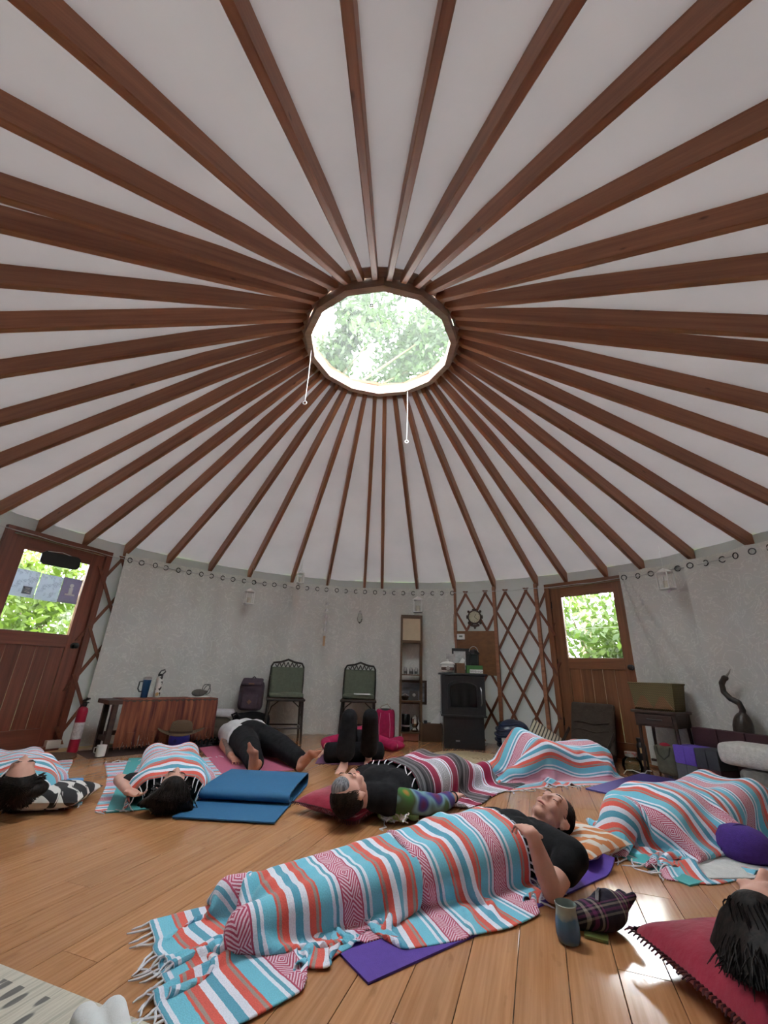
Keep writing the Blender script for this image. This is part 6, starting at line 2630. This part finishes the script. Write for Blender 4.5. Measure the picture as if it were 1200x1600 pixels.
B().box((-.025, -.012, .17), (.165, .004, .24), Matrix.Rotation(-.1, 3, 'X')).obj('photo', pm('silver_photo', S(176, 178, 178), .35, .45, 9), th, False)
th = thing('lantern', 'black metal lantern with wire handle on the stove', 'lantern', on_stove(.185, .09), srz)
B().box((0, 0, .012), (.12, .12, .024)).obj('base', M_BLACK, th, False)
for sx in (-1, 1):
    for sy in (-1, 1):
        B().box((sx * .052, sy * .052, .14), (.012, .012, .24)).obj('post', M_BLACK, th, False)
B().box((0, 0, .14), (.095, .095, .22)).obj('glass', pm('smoked_glass', (.03, .032, .035, 1), .1), th, False)
B().lathe([(.088, .255), (.05, .30), (.012, .32), (.001, .322)], seg=4).obj('cap', M_BLACK, th, False)
B().tube([(.06 * math.cos(t), 0, .28 + .075 * math.sin(t)) for t in np.linspace(0, PI, 14)], .004, 6).obj('handle', M_STEEL, th)
th = thing('card_box', 'flat green box with white lettered front edge on the stove', 'box', on_stove(.16, -.13), srz)
B().box((0, 0, .05), (.21, .15, .098), bev=.004).obj('body', pm('leaf_green', S(62, 112, 56), .6, .12), th, False)
B().box((.02, -.0765, .026), (.168, .003, .046)).obj('label_strip', M_WHITE, th, False)
b = B()
rng = random.Random(2)
for k in range(8):
    x = -.05 + k * .02
    if k % 3 == 0:
        b.tube([(x + .006 * math.cos(t), -.079, .026 + .011 * math.sin(t)) for t in np.linspace(0, 2 * PI, 10)[:-1]], .0018, 5, closed=True)
    else:
        b.tube([(x - .005, -.079, .015), (x - .003 + rng.uniform(-.002, .002), -.079, .038), (x + .005, -.079, .02), (x + .004, -.079, .036)], .0018, 5)
o = b.obj('lettering', M_BLACK, th)
# clock and thermostat
az_, z_ = 25.3, 1.67
th = thing('wall_clock', 'round clock in a dark ornate frame hung on the lattice', 'clock', ap(az_, R - .06, z_), -math.radians(az_))
Rx = Matrix.Rotation(PI / 2, 3, 'X')
B().lathe([(.10, 0), (.105, .012), (.098, .026), (.086, .028), (.082, .018), (.001, .018)], seg=32, rot=Rx).obj('bezel', M_DARKW, th)
B().lathe([(.001, .0195), (.083, .0195), (.083, .021), (.001, .021)], seg=32, rot=Rx).obj('dial', pm('aged_dial', S(188, 184, 158), .5, .12), th)
for a, l in ((.6, .05), (2.3, .068)):
    B().tube([(0, -.023, 0), (l * math.sin(a), -.023, l * math.cos(a))], .003, 5).obj('hand', M_BLACK, th)
b = B()
for k in range(12):
    a = k * PI / 6
    b.box((.07 * math.sin(a), -.022, .07 * math.cos(a)), (.004, .002, .012), Matrix.Rotation(a, 3, 'Y'))
b.obj('hour_marks', M_BLACK, th, False)
b = B()
for x_, z_s, rx_, rz_s in ((0, -.128, .05, .018), (-.045, -.118, .026, .020), (.045, -.118, .026, .020), (0, -.152, .016, .022), (-.085, -.085, .02, .024), (.085, -.085, .02, .024),
                           (-.112, .0, .012, .03), (.112, 0, .012, .03), (-.088, .08, .018, .02), (.088, .08, .018, .02), (0, .112, .035, .012)):
    b.ell((x_, -.012, z_s), (rx_, .012, rz_s))
b.obj('carved_scrolls', M_DARKW, th)
th = thing('thermostat', 'small white thermostat on the hearth panel', 'thermostat', ap(22.0, R - .05, 1.385), -math.radians(22))
B().box((0, -.012, 0), (.115, .024, .085), bev=.006).obj('housing', M_WHITE, th, False)
B().box((.0, -.025, .006), (.05, .002, .026)).obj('display', pm('lcd_grey', S(110, 116, 106), .3), th, False)
# woven floor mat before the stove, blue tray, tumbler, sleeping roll, striped cushion
th = thing('woven_mat', 'round cream woven straw mat on the floor before the stove', 'mat', (1.16, 2.12, .001))
M_STRAW = weave_mat('cream_straw', S(198, 180, 146), S(150, 130, 98), 50)
for k in range(10):
    r0 = .045 * k + .02
    B().tube([(r0 * math.cos(t), r0 * math.sin(t), .012) for t in np.linspace(0, 2 * PI, 12 + 4 * k)[:-1]], .024, 6, closed=True, flat=.5).obj('straw_coil', M_STRAW, th)
o = B().box((0, 0, .02), (.38, .20, .038), bev=.008).obj('tray', pm('slate_blue', S(44, 66, 84), .5), None, False, (1.60, 1.98, .03), .25)
tag(o, 'flat slate blue case on the straw mat edge', 'case')
o.location.z = .03
q = V((1.535, 2.02, .071))
th = thing('tumbler', 'tall white speckled tumbler on the slate blue case', 'cup', q)
B().lathe([(.034, 0), (.036, .004), (.046, .16), (.0435, .16), (.034, .01), (.001, .008)], seg=24, close=False).obj('body', pm('speckled_white', S(205, 202, 200), .5, .25, 50), th)
q = V((1.78, 2.55, 0))
b = B()
b.ell((0, 0, .19), (.20, .15, .19))
b.ell((.05, -.02, .24), (.15, .14, .13))
o = mobj('stuff_sack', remesh(b, .012, 4), pm('navy_nylon', S(30, 42, 66), .35, .3, 8, .8, 14), None, True, q)
tag(o, 'shiny navy puffy sack beside the stove', 'sack')
b = B()
for k in range(5):
    z = .10 + .055 * k
    rr = math.sqrt(max(0, 1 - ((z - .19) / .19) ** 2))
    b.tube([(.205 * rr * math.cos(t), .155 * rr * math.sin(t), z + .012 * math.sin(3 * t)) for t in np.linspace(0, 2 * PI, 26)[:-1]], .012, 6, closed=True)
b.obj('quilt_seams', pm('navy_nylon', S(30, 42, 66), .35), o)


def ticking():
    m, nt, b = newmat('ticking_stripe')
    tc = N(nt, 'ShaderNodeTexCoord').outputs['Object']
    sp = N(nt, 'ShaderNodeSeparateXYZ')
    nt.links.new(tc, sp.inputs[0])
    f = math_(nt, 'FRACT', math_(nt, 'MULTIPLY', sp.outputs[0], 28))
    nt.links.new(ramp(nt, f, [(0, S(206, 196, 172)), (.62, S(84, 78, 72))], 'CONSTANT'), b.inputs['Base Color'])
    b.inputs['Roughness'].default_value = .9
    return m


th, rim = cushion('striped_cushion', 'cream cushion with narrow dark stripes leaning on the lattice', (2.13, 2.72, .04), (.46, .44, .20), -math.radians(36), ticking(), seed=9)
tip(th, 1.15, 0)
th.location = (2.17, 2.70, .05)
# folding floor chair against the right door
q = on_door(49.3, -.06, -.36, 0)
th = thing('floor_chair', 'dark brown padded folding floor chair leaning at the right door', 'chair', (q.x, q.y, 0), -math.radians(49.3))
M_BRN = pm('brown_canvas', S(66, 56, 48), .9, .15, 14, .5, 30)
b = B()
b.box((0, .16, .33), (.50, .075, .54), Matrix.Rotation(-.28, 3, 'X'), bev=.03)
mobj('back_pad', remesh(b, .012, 5), M_BRN, th)
b = B()
b.box((0, -.12, .055), (.50, .48, .085), bev=.035)
mobj('seat_pad', remesh(b, .012, 5), M_BRN, th)
for z in (.30, .38):
    B().tube([(-.2 + .4 * i / 8, .118 + (.33 - z) * -.28 * -1 * -.0 - .01 + .28 * (z - .33), z + .012 * math.sin(i)) for i in range(9)], .006, 6).obj('crease', M_BRN, th)
for sx in (-1, 1):
    B().tube([(sx * .252, -.30, .06), (sx * .256, .10, .30)], .012, 6, flat=2).obj('side_strap', M_BRN, th)
# glass jug and dark bottle
q = fl(990, 1207)
th = thing('glass_jug', 'round glass jug with patterned lid on the floor by the right door', 'jug', q)
B().lathe([(.06, 0), (.085, .015), (.095, .06), (.085, .105), (.055, .13), (.05, .14), (.047, .14), (.052, .128), (.08, .104), (.089, .06), (.08, .02), (.001, .012)], seg=28, close=False).obj('glass', glass('green_glass', (.86, .93, .88, 1)), th)
B().lathe([(.052, .14), (.056, .145), (.056, .18), (.001, .185)], seg=24).obj('lid', ikat_mat('floral_lid', S(170, 110, 96), S(160, 156, 148), 14), th)
q = fl(1008, 1205)
th = thing('bottle', 'tall black bottle with tan labels beside the glass jug', 'bottle', q + V((.02, .03, 0)))
B().lathe([(.042, 0), (.045, .005), (.045, .22), (.035, .25), (.030, .26)], seg=24).obj('body', M_BLACK, th)
B().lathe([(.036, .26), (.036, .295), (.001, .297)], seg=20).obj('cap', M_BLACK, th)
for z in (.07, .185):
    B().box((-.02, -.042, z), (.042, .006, .05), Matrix.Rotation(-.45, 3, 'Z'), bev=.002).obj('sticker', pm('tan_sticker', S(196, 160, 110), .6), th, False)
b = B()
q = fl(975, 1210)
b.tube([q + V((.05 * i + .0, .035 * math.sin(i * 1.4), .007 + .03 * abs(math.sin(i * .9)))) for i in range(0, 7)], .0045, 6)
o = b.obj('cable', M_CORD)
base_origin(o, q)
tag(o, 'looped white charging cable on the floor by the glass jug', 'cable')

# ------------------------------------------------------------------ hanging lanterns, bells, ornament
def hang_lantern(az, z0, z1, ztop, label, r=3.5, pointed=False):
    th = thing('hanging_lantern', label, 'lantern', ap(az, r, z0), -math.radians(az), 'white lanterns hung from the rafters')
    h_ = z1 - z0
    w_ = h_ * .24
    B().box((0, 0, .006), (2.2 * w_, 2.2 * w_, .012)).obj('base', M_WHITE, th, False)
    B().box((0, 0, h_ * .78), (2.2 * w_, 2.2 * w_, .012)).obj('upper_plate', M_WHITE, th, False)
    for sx in (-1, 1):
        for sy in (-1, 1):
            B().box((sx * w_, sy * w_, h_ * .39), (.011, .011, h_ * .77)).obj('post', M_WHITE, th, False)
    B().lathe([(w_ * 1.5, h_ * .79), (w_ * .9, h_ * .9), (.012, h_), (.001, h_)], seg=4 if not pointed else 6).obj('roof', M_WHITE, th, False)
    B().lathe([(w_ * .5, .012), (w_ * .5, h_ * .4), (.001, h_ * .42)], seg=14).obj('candle', pm('wax', S(210, 204, 190), .6), th)
    B().tube([(0, 0, h_), (0, 0, ztop - z0)], .0022, 5).obj('hanger', M_CORD, th)
    if pointed:
        B().lathe([(.001, -.045), (w_ * .6, -.01), (w_, 0)], seg=6).obj('finial', M_WHITE, th, False)
    return th


zr = lambda r: H + (R - r) * math.tan(slope)
hang_lantern(-28.9, 1.68, 1.90, zr(3.5), 'white box lantern hanging before the curtain above the plum backpack')
hang_lantern(-17.9, 2.02, 2.20, zr(3.3), 'white pointed lantern hanging close under the roof near the curtain seam', r=3.3, pointed=True)
hang_lantern(12.3, 1.71, 1.95, zr(3.5), 'white box lantern hanging above the tower shelf')
hang_lantern(66.9, 1.77, 2.0, zr(3.45), 'white lantern hanging before the curtain beside the right door', r=3.45, pointed=True)
th = thing('bell_string', 'string of small metal bells with a wooden tag before the curtain', 'bells', ap(-10.3, 3.5, 1.19), math.radians(10.3))
B().tube([(0, 0, .0), (0, 0, zr(3.5) - 1.19)], .0025, 5).obj('string', M_CORD, th)
for k in range(5):
    B().lathe([(.026, 0), (.024, .012), (.016, .036), (.005, .045), (.001, .047)], (0, 0, .20 + k * .095), 16, close=False).obj('bell', M_STEEL, th)
B().box((0, 0, .06), (.032, .008, .14), bev=.002).obj('wooden_tag', pm('pale_tag', S(206, 168, 130), .7), th, False)
th = thing('glass_ornament', 'faint clear glass teardrop ornament hanging before the curtain', 'ornament', ap(-2.0, 3.5, 1.52), 0)
B().tube([(0, 0, .2), (0, 0, zr(3.5) - 1.52)], .0022, 5).obj('string', M_CORD, th)
B().lathe([(.001, 0), (.03, .03), (.042, .07), (.03, .13), (.01, .19), (.001, .2)], seg=12).obj('glass_drop', glass('ornament_glass', (.92, .93, .92, 1)), th, False)
B().lathe([(.02, .15), (.032, .16), (.02, .17)], seg=12, close=False).obj('collar', M_STEEL, th)
